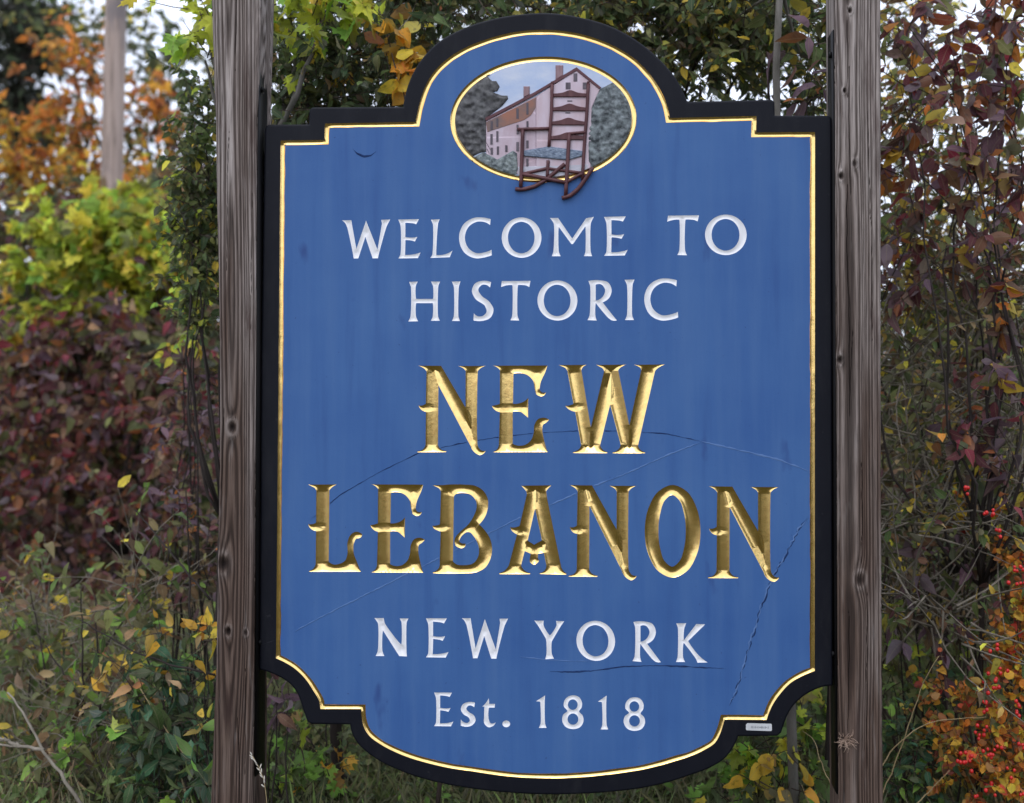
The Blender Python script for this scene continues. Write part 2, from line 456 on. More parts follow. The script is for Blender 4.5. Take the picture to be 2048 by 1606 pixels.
 ('N',1,[[(770,11969),(1366,11965),(1422,11862),(2000,10821),(2003,11813),(1966,11875,1),(1892,11926,1),(1809,11959),(2530,11963),(2407,11911,1),(2321,11823),(2307,10018,1),(2335,9726,1),(2408,9639,1),(2524,9626),(2473,9548,1),(2372,9508,1),(2243,9574,1),(2133,9754),(1297,11431),(1286,9778),(1341,9681,1),(1502,9614),(1502,9584),(746,9576),(746,9603),(907,9668,1),(959,9776),(970,10696),(878,10725,1),(809,10797,1),(776,10872),(878,10868,1),(964,10915),(982,11809),(941,11871,1),(858,11930,1)]]),
 ('O',1,[[(4174,10800,1),(4076,10199,1),(3812,9757,1),(3451,9591,1),(3091,9746,1),(2827,10183,1),(2732,10783,1),(2830,11386,1),(3096,11830,1),(3457,11994,1),(3817,11836,1),(4079,11399,1)],[(3790,10807,1),(3742,10342,1),(3613,10001,1),(3439,9874,1),(3264,9996,1),(3137,10334,1),(3091,10799,1),(3139,11265,1),(3268,11607,1),(3443,11734,1),(3618,11611,1),(3745,11272,1)]]),
 ('N',1,[[(4387,11969),(4997,11965),(5054,11862),(5646,10828),(5649,11814),(5611,11876,1),(5536,11926,1),(5451,11960),(6189,11963),(6063,11911,1),(5975,11824),(5961,10031,1),(5989,9741,1),(6064,9654,1),(6183,9641),(6130,9564,1),(6027,9524,1),(5895,9589,1),(5782,9769),(4926,11434),(4914,9793),(4971,9696,1),(5136,9629),(5136,9600),(4362,9591),(4362,9618),(4527,9683,1),(4579,9791),(4592,10704),(4497,10733,1),(4426,10805,1),(4392,10879),(4497,10875,1),(4586,10922),(4603,11810),(4562,11872,1),(4476,11930,1)]]),
 ('N',0,[[(-4412,8401),(-4159,8406),(-4135,8285,1),(-3686,7714),(-3687,8317,1),(-3729,8402),(-3494,8406),(-3538,8320,1),(-3532,7404),(-3744,7412),(-4177,8076),(-4188,7518,1),(-4140,7403),(-4374,7399),(-4323,7516,1),(-4324,8282,1)]]),
 ('E',0,[[(-3027,8419),(-2471,8428),(-2545,8292),(-2604,8313,1),(-2837,8333),(-2837,7954),(-2647,7938,1),(-2515,7957),(-2582,7836),(-2647,7857,1),(-2833,7879),(-2845,7480),(-2632,7493,1),(-2425,7544),(-2499,7396),(-3025,7392),(-2972,7482,1),(-2973,8282,1)]]),
 ('W',0,[[(-2074,8439),(-1835,8443),(-1823,8346),(-1706,7654),(-1461,8426),(-1168,7634),(-1054,8338),(-1071,8443),(-845,8449),(-923,8291,1),(-1153,7394),(-1291,7395),(-1477,7982),(-1655,7398),(-1776,7393),(-1947,8258,1),(-1995,8363,1)]]),
 ('Y',0,[[(-153,8410),(94,8414),(86,8312,1),(253,8035),(432,8318,1),(414,8412),(629,8406),(560,8308,1),(311,7883),(311,7539,1),(362,7430),(132,7408),(163,7536,1),(150,7943),(-68,8296,1)]]),
 ('O',0,[[(1957,7910,1),(1890,7651,1),(1706,7462,1),(1454,7394,1),(1203,7466,1),(1018,7658,1),(950,7919,1),(1018,8179,1),(1203,8368,1),(1455,8435,1),(1706,8363,1),(1890,8170,1)],[(1785,7913,1),(1740,7709,1),(1616,7561,1),(1447,7508,1),(1279,7564,1),(1155,7715,1),(1110,7919,1),(1155,8123,1),(1279,8272,1),(1448,8325,1),(1616,8268,1),(1740,8117,1)]]),
 ('R',0,[[(2432,8421),(2721,8439,1),(2927,8381,1),(3014,8195,1),(2940,7967,1),(2789,7868),(2871,7754,1),(3144,7396),(3008,7402,1),(2931,7460,1),(2619,7855),(2610,7498,1),(2643,7392),(2409,7407),(2459,7513,1),(2474,8312,1)],[(2617,8326),(2735,8339,1),(2850,8196,1),(2789,8011,1),(2652,7917),(2616,7917)]]),
 ('K',0,[[(3543,8409),(3799,8413),(3756,8304,1),(3738,7975),(4058,8398),(4284,8397),(4216,8325,1),(3848,7957),(4168,7543,1),(4348,7413),(4080,7402),(4058,7477,1),(3732,7905),(3721,7521,1),(3766,7413),(3532,7408),(3570,7518,1),(3580,8301,1)]]),
 ('E',0,[[(-2809,6472),(-2332,6480),(-2395,6363),(-2446,6381,1),(-2646,6398),(-2645,6074),(-2483,6060,1),(-2369,6076),(-2427,5972),(-2483,5990,1),(-2643,6009),(-2652,5667),(-2470,5678,1),(-2293,5721),(-2356,5595),(-2807,5591),(-2761,5668,1),(-2763,6354,1)]]),
 ('s',0,[[(-1721,6233),(-1739,6106),(-1809,6150,1),(-1891,6148,1),(-1949,6066,1),(-1891,5987,1),(-1751,5899,1),(-1704,5773,1),(-1786,5645,1),(-1949,5594,1),(-2100,5625),(-2093,5786),(-2030,5719,1),(-1914,5699,1),(-1856,5758,1),(-1891,5838,1),(-2019,5915,1),(-2094,6040,1),(-2054,6167,1),(-1903,6240,1)]]),
 ('t',0,[[(-1355,6357),(-1344,6207),(-1193,6211),(-1197,6115),(-1348,6111),(-1355,5805,1),(-1309,5703,1),(-1169,5734),(-1239,5636,1),(-1367,5598,1),(-1471,5687,1),(-1479,5894,1),(-1472,6135),(-1525,6134),(-1425,6240,1)]]),
 ('.',0,[[(-791,5700,1),(-805,5656,1),(-842,5623,1),(-893,5610,1),(-944,5620,1),(-982,5651,1),(-995,5695,1),(-982,5739,1),(-944,5772,1),(-893,5785,1),(-842,5774,1),(-805,5743,1)]]),
 ('1',0,[[(-107,6307),(131,6466),(131,5715,1),(169,5620),(-36,5614),(8,5712,1),(3,6259,1),(-5,6302)]]),
 ('8',0,[[(852,6483,1),(1005,6448,1),(1094,6298,1),(1082,6171,1),(1018,6068,1),(1107,5969,1),(1132,5817,1),(1043,5663,1),(852,5607,1),(660,5665,1),(576,5828,1),(609,5982,1),(712,6073,1),(622,6185,1),(635,6338,1),(725,6442,1)],[(980,6245,1),(963,6176,1),(916,6124,1),(852,6104,1),(788,6121,1),(742,6170,1),(725,6238,1),(742,6307,1),(788,6359,1),(852,6379,1),(916,6362,1),(963,6313,1)],[(997,5869,1),(978,5795,1),(927,5740,1),(857,5719,1),(787,5737,1),(735,5789,1),(717,5862,1),(735,5936,1),(787,5992,1),(857,6013,1),(927,5995,1),(978,5943,1)]]),
 ('1',0,[[(1506,6335),(1739,6499),(1739,5721,1),(1776,5622),(1576,5616),(1619,5718,1),(1614,6285,1),(1606,6330)]]),
 ('8',0,[[(2453,6471,1),(2605,6437,1),(2694,6288,1),(2681,6162,1),(2617,6060,1),(2706,5962,1),(2731,5812,1),(2642,5659,1),(2452,5603,1),(2262,5661,1),(2178,5823,1),(2211,5975,1),(2313,6065,1),(2224,6176,1),(2237,6328,1),(2326,6431,1)],[(2580,6235,1),(2563,6167,1),(2516,6116,1),(2453,6096,1),(2389,6113,1),(2343,6162,1),(2326,6229,1),(2343,6298,1),(2389,6348,1),(2453,6368,1),(2516,6351,1),(2563,6303,1)],[(2597,5864,1),(2578,5790,1),(2527,5735,1),(2457,5714,1),(2388,5732,1),(2337,5784,1),(2318,5857,1),(2337,5930,1),(2388,5985,1),(2458,6006,1),(2527,5988,1),(2578,5936,1)]]),
]
OUTLINE = [(-7538,6960),(-7517,15522),(-7445,21484),(-7404,21578),(-7307,21610),(-6236,21598),(-6216,21989),(-6141,22055),(-3665,22022),(-3598,22396,1),(-3437,22849,1),(-3140,23325,1),(-2723,23731,1),(-2079,24077,1),(-1302,24312,1),(-529,24426,1),(241,24440,1),(1008,24320,1),(1837,24061,1),(2544,23660,1),(3157,23132,1),(3566,22636,1),(3766,22263,1),(3869,22012),(6048,22026),(6118,21956),(6123,21610),(7476,21585),(7552,21551),(7577,21473),(7561,15504),(7531,6878),(7178,6806,1),(6912,6672,1),(6620,6435,1),(6411,6148,1),(6301,5877,1),(6224,5644),(6116,5552),(5130,5519),(4982,5201,1),(4754,4919,1),(4386,4683,1),(3886,4483,1),(3268,4265,1),(2507,4087,1),(1807,3988,1),(230,3876,1),(-1058,3901,1),(-2395,4044,1),(-2927,4146,1),(-3720,4378,1),(-4251,4612,1),(-4655,4876,1),(-4925,5154,1),(-5034,5389,1),(-5074,5560),(-6103,5546),(-6225,5610),(-6376,6030,1),(-6485,6319,1),(-6622,6521,1),(-6827,6689,1),(-7100,6829,1)]
GOLD_EDGE = [(-6999,21165),(-5796,21159),(-5784,21604),(-3327,21601),(-3250,21961,1),(-3139,22364,1),(-2911,22824,1),(-2588,23179,1),(-2078,23515,1),(-1395,23780,1),(-569,23960,1),(241,23981,1),(1008,23869,1),(1837,23571,1),(2543,23119,1),(3058,22515,1),(3310,21996,1),(3413,21587),(5649,21599),(5634,21168),(7143,21155),(7073,7251),(6732,7103,1),(6439,6917,1),(6212,6669,1),(6006,6369,1),(5892,6115,1),(5845,5968),(4774,5953),(4735,5811,1),(4658,5580,1),(4528,5347,1),(4298,5182,1),(4023,5040,1),(3521,4854,1),(2766,4630,1),(2002,4486,1),(988,4352,1),(-32,4303,1),(-1058,4345,1),(-1758,4429,1),(-2395,4502,1),(-2927,4604,1),(-3721,4832,1),(-4255,5084,1),(-4524,5273,1),(-4658,5454,1),(-4738,5726,1),(-4759,5990),(-5860,5963),(-5909,6208,1),(-6046,6430,1),(-6222,6690,1),(-6426,6909,1),(-6629,7064,1),(-6834,7178,1),(-7075,7282)]
EMBLEM = {
 'tree_l':[(-2257,21599,1),(-2152,22076,1),(-1882,22461,1),(-1581,22695,1),(-1341,22825),(-1251,22763),(-1275,22658),(-1161,22656),(-1071,22505),(-1131,22386),(-1251,22359),(-1011,22264),(-862,22261),(-847,22171),(-1011,21980),(-1431,21674),(-1430,20776),(-1730,20736),(-1941,20844,1),(-2121,21147,1),(-2227,21358,1)],
 'gable':[(-101,22222),(969,22904),(1589,22385),(1367,21891),(1335,20140),(-102,20116)],
 'wall':[(-1440,21599),(-101,22222),(-102,20116),(-593,20167),(-1430,20672)],
 'band':[(-1434,21554),(-107,22193),(-116,21918),(-235,21727),(-414,21602),(-1395,21299)],
 'fascia':[(-1461,21668),(-160,22322),(969,22969),(1619,22420),(1568,22377),(969,22874),(-146,22241),(-1431,21590)],
 'tree_r':[(1367,21891),(1485,22215),(1619,22406),(1840,22505),(2134,22262,1),(2324,21962,1),(2391,21635,1),(2338,21280,1),(2132,20869,1),(1778,20490,1),(1394,20258),(1262,20349),(1248,21180)],
 'bush':[(-1730,20676),(-1490,20762),(-1131,20563),(-712,20795),(-608,20719),(-578,20107),(-981,20232,1),(-1430,20448,1)],
 'path':[(-593,20361),(1306,20408),(1217,20172),(803,20103),(-563,20048)],
 'chim1':[(414,23041),(613,23037),(613,22768),(414,22653)],
 'chim2':[(-435,22498),(-274,22494),(-274,22279),(-435,22199)],
 'seat':[(-459,20776),(240,20884),(1165,20742),(1165,20632),(744,20511),(-420,20642)],
 'slat0':[(360,22282),(598,22301,1),(802,22362,1),(1007,22293,1),(1243,22264),(1243,22175),(360,22192)],
 'slat1':[(336,21910),(574,21944,1),(781,22006,1),(989,21936,1),(1225,21893),(1225,21804),(336,21821)],
 'slat2':[(306,21538),(544,21573,1),(757,21634,1),(970,21565,1),(1207,21522),(1207,21433),(306,21449)],
 'slat3':[(285,21152),(523,21186,1),(736,21248,1),(952,21179,1),(1189,21137),(1189,21047),(285,21062)],
}
# strokes of the gilded capitals, in ten-thousandths of the letter box
STROKES = {
 'W':[[(0,9930),(2791,9962),(2324,9746,1),(2157,9345),(3037,2913),(3446,12),(1349,4),(1362,124),(1916,432,1),(2130,912),(1553,4664),(1186,4783,1),(819,5062,1),(632,5341),(1053,5383,1),(1400,5544),(822,9265),(689,9545,1),(321,9786,1)],
  [(3537,9945),(5782,9969),(5635,9306),(4847,5475),(3912,924),(4111,447,1),(4575,132),(4575,12),(2462,5),(3037,2913),(4287,9266),(4188,9506,1),(3889,9746,1)],
  [(4089,9953),(6392,9985),(5915,9745,1),(5616,9346),(6647,3171),(7158,23),(5073,0),(5093,120),(5637,458,1),(5836,937),(4847,5475)],
  [(7054,9961),(10000,10000),(9485,9745,1),(9056,9268),(7457,908),(7621,472,1),(8129,142),(8115,23),(6099,8),(6647,3171),(7735,9227),(7735,9546,1),(7471,9785,1)]],
 'N':[[(137,10000),(3084,9984),(3087,7812),(3024,1097),(3335,702,1),(4235,428),(4235,309),(0,273),(0,384),(902,651,1),(1191,1089),(1257,4826),(739,4944,1),(354,5238,1),(167,5540),(738,5525,1),(1225,5717),(1322,9347),(1093,9602,1),(626,9841,1)],
  [(1591,9992),(3477,9984),(3788,9562),(7027,5332),(8728,3086),(8750,2072,1),(8905,885,1),(9316,531,1),(9964,479),(9676,161,1),(9111,0,1),(8391,266,1),(7773,999),(3087,7812)],
  [(5959,9960),(10000,9976),(9311,9761,1),(8827,9404),(8750,1676),(7267,1710),(7051,2050),(7044,9364),(6837,9618,1),(6424,9825,1)]],
 'A':[[(3274,9920),(6122,9967),(5342,7338),(4249,3785),(3810,2612),(3273,1037),(3565,602,1),(4637,161),(4637,52),(0,0),(0,110),(831,426,1),(1467,1091),(2639,4465),(2297,4608,1),(1857,4896,1),(1632,5260),(2297,5251,1),(3030,5419),(4104,8937),(4055,9266),(3763,9557,1)],
  [(4621,9943),(7806,10000),(7368,9690,1),(7027,9359),(7124,8666),(9206,1028),(9496,521,1),(10000,199),(10000,54),(6049,82),(6049,192),(6778,491,1),(7021,1077),(6634,2458),(6372,3842),(5614,6463),(5342,7338)],
  [(3566,3633),(4249,3785),(5203,3334),(6372,3842),(7509,3670),(6634,2458),(5807,2341),(5758,1829),(5923,1576,1),(5611,1244,1),(5222,1094,1),(4784,1236,1),(4521,1561,1),(4589,1817),(4687,2329),(3810,2612)]],
}
EMBLEM_RODS = {
 'back_l':([(325,22536),(306,21791),(240,20870)],39),
 'back_l2':([(217,20513),(195,20067)],39),
 'back_r':([(1279,22522),(1243,21774),(1165,20796),(1122,19995)],39),
 'arm_l':([(-593,21345),(241,21352)],36),
 'arm_r':([(730,21204),(1204,21240)],33),
 'leg_fl':([(-450,21328),(-468,20762),(-504,19823)],44),
 'leg_fr':([(775,21203),(738,20535),(678,19571)],44),
 'rung1':([(-459,20159),(699,19918)],44),
 'rung2':([(-459,20165),(210,20305)],36),
 'rung3':([(210,20299),(1129,20167)],33),
 'rung4':([(699,19927),(1129,20158)],36),
 'rock_l':([(-647,19766),(-444,19754),(-146,19828),(151,19993),(418,20213),(655,20411)],44),
 'rock_r':([(581,19504),(803,19569),(1010,19744),(1217,20023),(1394,20303)],47),
}
EMBLEM_WINDOWS = [
 [(889,22810),(989,22808),(989,22594),(888,22596)],
 [(681,22573),(811,22571),(811,22392),(681,22395)],
 [(1131,22564),(1250,22562),(1249,22383),(1131,22386)],
 [(-1311,21585),(-1251,21584),(-1251,21356),(-1311,21357)],
 [(-1158,21657),(-1104,21656),(-1104,21429),(-1158,21430)],
 [(-626,21910),(-560,21909),(-560,21634),(-626,21635)],
 [(-360,22054),(-301,22053),(-301,21743),(-360,21744)],
 [(-1317,21241),(-1257,21240),(-1257,20965),(-1317,20966)],
 [(-1158,21313),(-1104,21312),(-1104,21037),(-1158,21038)],
 [(-620,21480),(-566,21479),(-566,21228),(-620,21229)],
 [(-357,21568),(-304,21567),(-304,21412),(-357,21413)],
 [(-1310,20879),(-1251,20878),(-1251,20699),(-1310,20700)],
 [(-1143,20909),(-1089,20909),(-1089,20694),(-1143,20694)],
 [(-922,20936),(-862,20935),(-862,20768),(-922,20769)],
 [(-626,21018),(-560,21016),(-560,20778),(-626,20779)],
 [(-360,21055),(-301,21054),(-301,20851),(-360,20852)],
 [(-361,20578),(-301,20577),(-301,20375),(-361,20375)],
 [(725,22096),(855,22094),(855,22064),(725,22066)],
 [(674,21785),(805,21782),(805,21752),(674,21755)],
]
CRACKS = {
 'arc':[(-6161,10978),(-5348,11652),(-4308,12259),(-3193,12797),(-2190,13028),(-1192,13205),(-200,13315),(787,13385),(2225,13392),(3264,13331),(4167,13141)],
 'arc_faint':[(4167,13141),(5450,12850),(6215,12661),(6950,12383)],
 'scratch':[(-6559,8017),(-5745,8457),(-5069,8800),(-4127,9279),(-3322,9688),(-2321,10190),(-1324,10702),(-530,11105),(260,11441),(1310,11909),(2223,12269),(3263,12746),(4167,13102)],
 'split':[(6932,11186),(6716,10926),(6588,10668),(6434,10409),(6357,10189),(6153,9890),(5960,9501),(5819,9113),(5664,8660),(5535,8208),(5342,7625),(5173,6978),(5019,6525),(4916,6304)],
 'under':[(258,7090),(781,7088),(1304,7126),(1825,7202),(2215,7262),(2862,7302),(3508,7303),(4791,7266)],
 'under2':[(-531,7464),(127,7400),(782,7375),(1435,7388)],
 'dent':[(-5019,20905),(-4909,20782),(-4719,20698),(-4529,20722),(-4394,20828)],
 'frame_l':[(-7500,7613),(-7377,7669),(-7104,7767)],
 'streak':[(-4125,8552)],
}

# ------------------------------------------------------------------ the carved sign
def blue_paint():
    M = Mat('weathered_blue_paint')
    c = M.coord()
    streak = M.noise(M.coord((1, 1, 0.06)), 22, 5, 0.6)              # rain streaks
    cloud = M.noise(c, 3.2, 4, 0.55)
    blot = M.noise(M.coord((1, 1, 0.45)), 13, 3, 0.5)
    col = M.mix(M.ramp(cloud, [(0.3, (0, 0, 0)), (0.7, (1, 1, 1))]), (0.037, 0.107, 0.302), (0.054, 0.138, 0.338))
    col = M.mix(M.ramp(streak, [(0.46, (0, 0, 0)), (0.76, (0.6,) * 3)]), col, (0.074, 0.158, 0.345))
    col = M.mix(M.ramp(streak, [(0.24, (0.6,) * 3), (0.44, (0, 0, 0))]), col, (0.028, 0.078, 0.245))
    col = M.mix(M.ramp(blot, [(0.66, (0, 0, 0)), (0.76, (0.75,) * 3)]), col, (0.026, 0.060, 0.205))
    speck = M.noise(c, 95, 2, 0.5)
    col = M.mix(M.ramp(speck, [(0.70, (0, 0, 0)), (0.78, (0.7,) * 3)]), col, (0.028, 0.060, 0.18))
    M.base(col).set(Roughness=0.55, Specular_IOR_Level=0.25)
    M.bump(M.noise(c, 160, 4, 0.6), 0.25, 0.001)
    return M.m


def gold_leaf():
    M = Mat('gold_leaf')
    c = M.coord()
    n1 = M.noise(c, 55, 3, 0.6)
    n2 = M.noise(c, 260, 2, 0.5)
    col = M.mix(M.ramp(n1, [(0.45, (0, 0, 0)), (0.72, (1, 1, 1))]), (1.0, 0.70, 0.26), (0.88, 0.57, 0.20))
    M.base(col).set(Metallic=1.0, Roughness=0.19)
    s = M.n('ShaderNodeMath', operation='MULTIPLY_ADD'); M.l(n2, s.inputs[0]); s.inputs[1].default_value = 0.04; M.l(n1, s.inputs[2])
    M.bump(s.outputs[0], 0.075, 0.004)
    return M.m


def black_paint():
    M = Mat('black_frame_paint')
    a = M.noise(M.coord(), 9, 5, 0.6)
    sc = M.noise(M.coord(), 42, 3, 0.6)
    col = M.mix(a, (0.0035, 0.0040, 0.0075), (0.0075, 0.0085, 0.014))
    col = M.mix(M.ramp(sc, [(0.66, (0, 0, 0)), (0.74, (0.5,) * 3)]), col, (0.040, 0.040, 0.045))
    du = M.noise(M.coord((1, 1, 0.25)), 17, 6, 0.7)
    col = M.mix(M.ramp(du, [(0.52, (0, 0, 0)), (0.75, (0.22,) * 3)]), col, (0.040, 0.040, 0.042))
    M.base(col).set(Roughness=0.5, Specular_IOR_Level=0.16)
    M.bump(M.noise(M.coord(), 140, 3), 0.2, 0.001)
    return M.m


BLUE, GOLD, BLACK = blue_paint(), gold_leaf(), black_paint()
WHITE = paint('white_letter_paint', (0.86, 0.86, 0.88), (0.78, 0.78, 0.80), scale=60, stretch=(1, 1, 0.5), rough=0.5)
STEEL = paint('black_steel', (0.004, 0.004, 0.005), (0.010, 0.009, 0.009), scale=14, rough=0.5, bump=0.2, spec=0.15)

sign = thing('welcome_sign', 'blue carved town sign with black border and gold lettering between two wooden posts', 'sign', (0, 0, 0.35))
outline = spline(OUTLINE, 0.006)
if area2(outline) < 0: outline = outline[::-1]
gold_out = spline(GOLD_EDGE, 0.008)
if area2(gold_out) < 0: gold_out = gold_out[::-1]
_, gold_in = offset(gold_out, 0.0122)
ok_ = seg_dist(gold_in, [gold_out]) > 0.0122 * 0.96          # leave out points that would cross over inside a corner
gold_out = gold_out[ok_]
_, gold_mid = offset(gold_out, 0.0062)
_, gold_in = offset(gold_out, 0.0122)
wob_ = 1 + 0.09 * vnoise(gold_out[:, 0] * 31 + 5, gold_out[:, 1] * 31, 4)[:, None]       # a hand-gilded line is never even
gold_in = gold_out + (gold_in - gold_out) * wob_
gold_mid = gold_out + (gold_mid - gold_out) * (1 + 0.16 * vnoise(gold_out[:, 0] * 47, gold_out[:, 1] * 47, 8)[:, None])


def grid_in(polys, step, clear):
    A = np.concatenate(polys)
    lo, hi = A.min(0), A.max(0)
    gx_, gz_ = np.meshgrid(np.arange(lo[0], hi[0], step), np.arange(lo[1], hi[1], step))
    g = np.stack([gx_.ravel() + 0.13 * step * np.sin(gz_.ravel() * 91), gz_.ravel() + 0.13 * step * np.sin(gx_.ravel() * 77)], 1)
    g = g[inside(g, polys)]
    return g[seg_dist(g, polys) > clear]


def fat(v, f, lim=2e-8):
    T = v[f]
    A = 0.5 * np.abs((T[:, 1, 0] - T[:, 0, 0]) * (T[:, 2, 1] - T[:, 0, 1]) - (T[:, 2, 0] - T[:, 0, 0]) * (T[:, 1, 1] - T[:, 0, 1]))
    return f[A > lim]



# black border: flat front, rounded outer arris, side and back
_, face_edge = offset(outline, 0.0055)
b = MB()
v, f = cdt([face_edge, gold_out], grid_in([face_edge, gold_out], 0.009, 0.003))
f = fat(v, f)
b.add(np.stack([v[:, 0], np.zeros(len(v)), v[:, 1]], 1), f)
rings = []
for k in range(5):
    a = k / 4 * math.pi / 2
    t = math.sin(a)
    rings.append(lift(face_edge + (outline - face_edge) * t, 0.0055 * (1 - math.cos(a))))
rings.append(lift(outline, 0.052))
v, f = strip(rings)
b.add(v, f)
v, f = cdt([outline])
b.add(np.stack([v[:, 0], np.full(len(v), 0.052), v[:, 1]], 1), f[:, ::-1])
border = b.build('border', BLACK, sign)

# gilded V groove between border and panel
b = MB()
v, f = strip([lift(gold_out, 0.0), lift(gold_mid, 0.0066), lift(gold_in, 0.0)])
b.add(v, f)
trim = b.build('gold_trim', GOLD, sign)

# oval for the picture
EC, ERX, ERZ = (0.0076, 2.1607), 0.2468, 0.1672
ang = np.arange(160) * 2 * math.pi / 160
oval = lambda g: np.stack([EC[0] + (ERX - g) * np.cos(ang), EC[1] + (ERZ - g) * np.sin(ang)], 1)

letter_polys = []
for g, gilt, cs in LETTERS:
    polys = [spline(c, 0.0022 if gilt else 0.0016) for c in cs]
    letter_polys.append((g, gilt, polys, np.array([p[:2] for p in cs[0]], float)))

# flat blue field with the letters cut out of it
fld = [gold_in, oval(0)] + [q for _, _, ps, _ in letter_polys for q in ps]
v, f = cdt(fld, grid_in(fld, 0.03, 0.006))
f = fat(v, f)
panel = obj('panel', np.stack([v[:, 0], np.zeros(len(v)), v[:, 1]], 1), f, BLUE, sign)

for g, gilt, polys, ctl in letter_polys:
    strokes = None
    if gilt and g in STROKES:
        lo_, hi_ = ctl.min(0), ctl.max(0)
        strokes = [spline([tuple(lo_ + np.array(p[:2]) * 1e-4 * (hi_ - lo_)) + tuple(p[2:]) for p in q], 0.0022) for q in STROKES[g]]
    v, f = v_carve(polys, 0.56 if gilt else 0.55, strokes)
    o = obj('period' if g == '.' else 'numeral' if g.isdigit() else 'letter', v, f, GOLD if gilt else WHITE, sign)
    o['label'] = ('carved gold letter %s' if gilt else 'carved white full stop%s' if g == '.' else 'carved white numeral %s' if g.isdigit() else 'carved white letter %s') % ('' if g == '.' else g)

# splits, scratches and a gouge in the field: low lips of lifted board, never across a letter
def ribbon(name, pts, wid, hgt, mat, label, jag=0.0, seed=1, over_letters=False, taper=True, face=0.0):
    P = np.array(pts, float)[:, :2] * 1e-4
    L = np.concatenate([[0], np.cumsum(np.linalg.norm(np.diff(P, axis=0), axis=1))])
    s = np.arange(0, L[-1], 0.0035)
    Q = np.stack([np.interp(s, L, P[:, 0]), np.interp(s, L, P[:, 1])], 1)
    r = np.random.default_rng(seed)
    t = np.gradient(Q, axis=0); t /= np.linalg.norm(t, axis=1, keepdims=True)
    nn = np.stack([-t[:, 1], t[:, 0]], 1)
    if jag: Q = Q + nn * (vnoise(s * 130, s * 0, seed) * jag)[:, None]
    w = wid * (0.7 + 0.5 * vnoise(s * 60, s * 0 + 3, seed))
    if taper: w = w * np.clip(np.minimum(s, L[-1] - s) / 0.03, 0.15, 1)
    bad = np.zeros(len(Q), bool)
    if not over_letters:
        for _, _, ps, _ in letter_polys: bad |= inside(Q, ps)
    run = []
    for i in range(len(Q) + 1):
        if i < len(Q) and not bad[i]: run.append(i); continue
        if len(run) > 2:
            k = np.array(run)
            A = np.stack([Q[k, 0] + nn[k, 0] * w[k], np.full(len(k), face - 0.0002), Q[k, 1] + nn[k, 1] * w[k]], 1)
            Bm = np.stack([Q[k, 0], np.full(len(k), face - 0.0002 - hgt), Q[k, 1]], 1)
            Cc = np.stack([Q[k, 0] - nn[k, 0] * w[k], np.full(len(k), face - 0.0002), Q[k, 1] - nn[k, 1] * w[k]], 1)
            v, f = strip([A, Bm, Cc], closed=False)
            o = obj(name, v, f, mat, sign)
            o['label'] = label
        run = []


CRACK_DARK = paint('bare_dark_split', (0.012, 0.026, 0.085), (0.026, 0.060, 0.165), scale=40, rough=0.8, spec=0.1)
CRACK_PALE = paint('chalky_blue_scuff', (0.10, 0.19, 0.40), (0.065, 0.145, 0.34), scale=50, stretch=(1, 1, 1), rough=0.7)
ribbon('crack', CRACKS['arc'], 0.0016, 0.0006, CRACK_DARK, 'dark curved split arching under the gold upper word', 0.0006, 1)
ribbon('crack', CRACKS['arc_faint'], 0.0024, 0.0008, CRACK_PALE, 'faint end of the curved split at the right', 0.001, 2)
ribbon('scratch', CRACKS['scratch'], 0.0019, 0.0010, CRACK_PALE, 'pale diagonal scratch across the lower gold word', 0.0008, 3)
ribbon('crack', CRACKS['split'], 0.0022, 0.0006, CRACK_DARK, 'jagged dark split down the right side', 0.0030, 4)
ribbon('scratch', [(p[0] - 14, p[1] + 4) for p in CRACKS['split']], 0.0022, 0.0009, CRACK_PALE, 'pale lifted paint beside the jagged split', 0.0036, 14)
ribbon('crack', CRACKS['under'], 0.0022, 0.0007, CRACK_DARK, 'dark split below the white state name', 0.0006, 5)
ribbon('scratch', CRACKS['under2'], 0.0014, 0.0006, CRACK_PALE, 'faint scuff under the white letter Y', 0.0005, 6)
ribbon('gouge', CRACKS['dent'], 0.0034, 0.0006, CRACK_DARK, 'crescent shaped dent at the upper left', 0.0, 7)
SCUFF = paint('grey_scuff', (0.035, 0.037, 0.045), rough=0.7)
ribbon('scratch', CRACKS['frame_l'], 0.0010, 0.0004, SCUFF, 'grey scratch on the black border at lower left', 0.0006, 8)

# maker's sticker on the border, with a line of print too small to read
TAG = paint('white_sticker', (0.62, 0.63, 0.64), (0.50, 0.51, 0.52), scale=30, rough=0.4)
PRINT = paint('grey_print', (0.22, 0.23, 0.25), rough=0.5, bump=0)
x0, x1, z0, z1 = 0.532, 0.598, 0.5695, 0.5875
b = MB()
zc, sl_ = (z0 + z1) / 2, -0.00
q = np.array([(x0 + 0.002, z0), (x1 - 0.002, z0 - 0.0005), (x1, z0 + 0.002), (x1, z1 - 0.002), (x1 - 0.002, z1), (x0 + 0.004, z1), (x0, z1 - 0.004), (x0, z0 + 0.002)])
v, f = strip([lift(q, -0.0001), lift(q, -0.0012)])
b.add(v, f)
b.add(lift(q, -0.0012), [tuple(range(len(q)))])
st = b.build('maker_label', TAG, sign)
st['label'] = 'small white sticker on the lower right of the black border'
b = MB()
rr = random.Random(5)
x = x0 + 0.013
while x < x1 - 0.008:
    w = rr.uniform(0.0006, 0.0022); h = rr.uniform(0.0012, 0.0030); zz = zc - 0.0005
    b.add([(x, -0.0014, zz - h), (x + w, -0.0014, zz - h), (x + w, -0.0014, zz + h), (x, -0.0014, zz + h)], [(0, 1, 2, 3)])
    x += w + rr.uniform(0.0006, 0.0018)
b.build('print', PRINT, st)

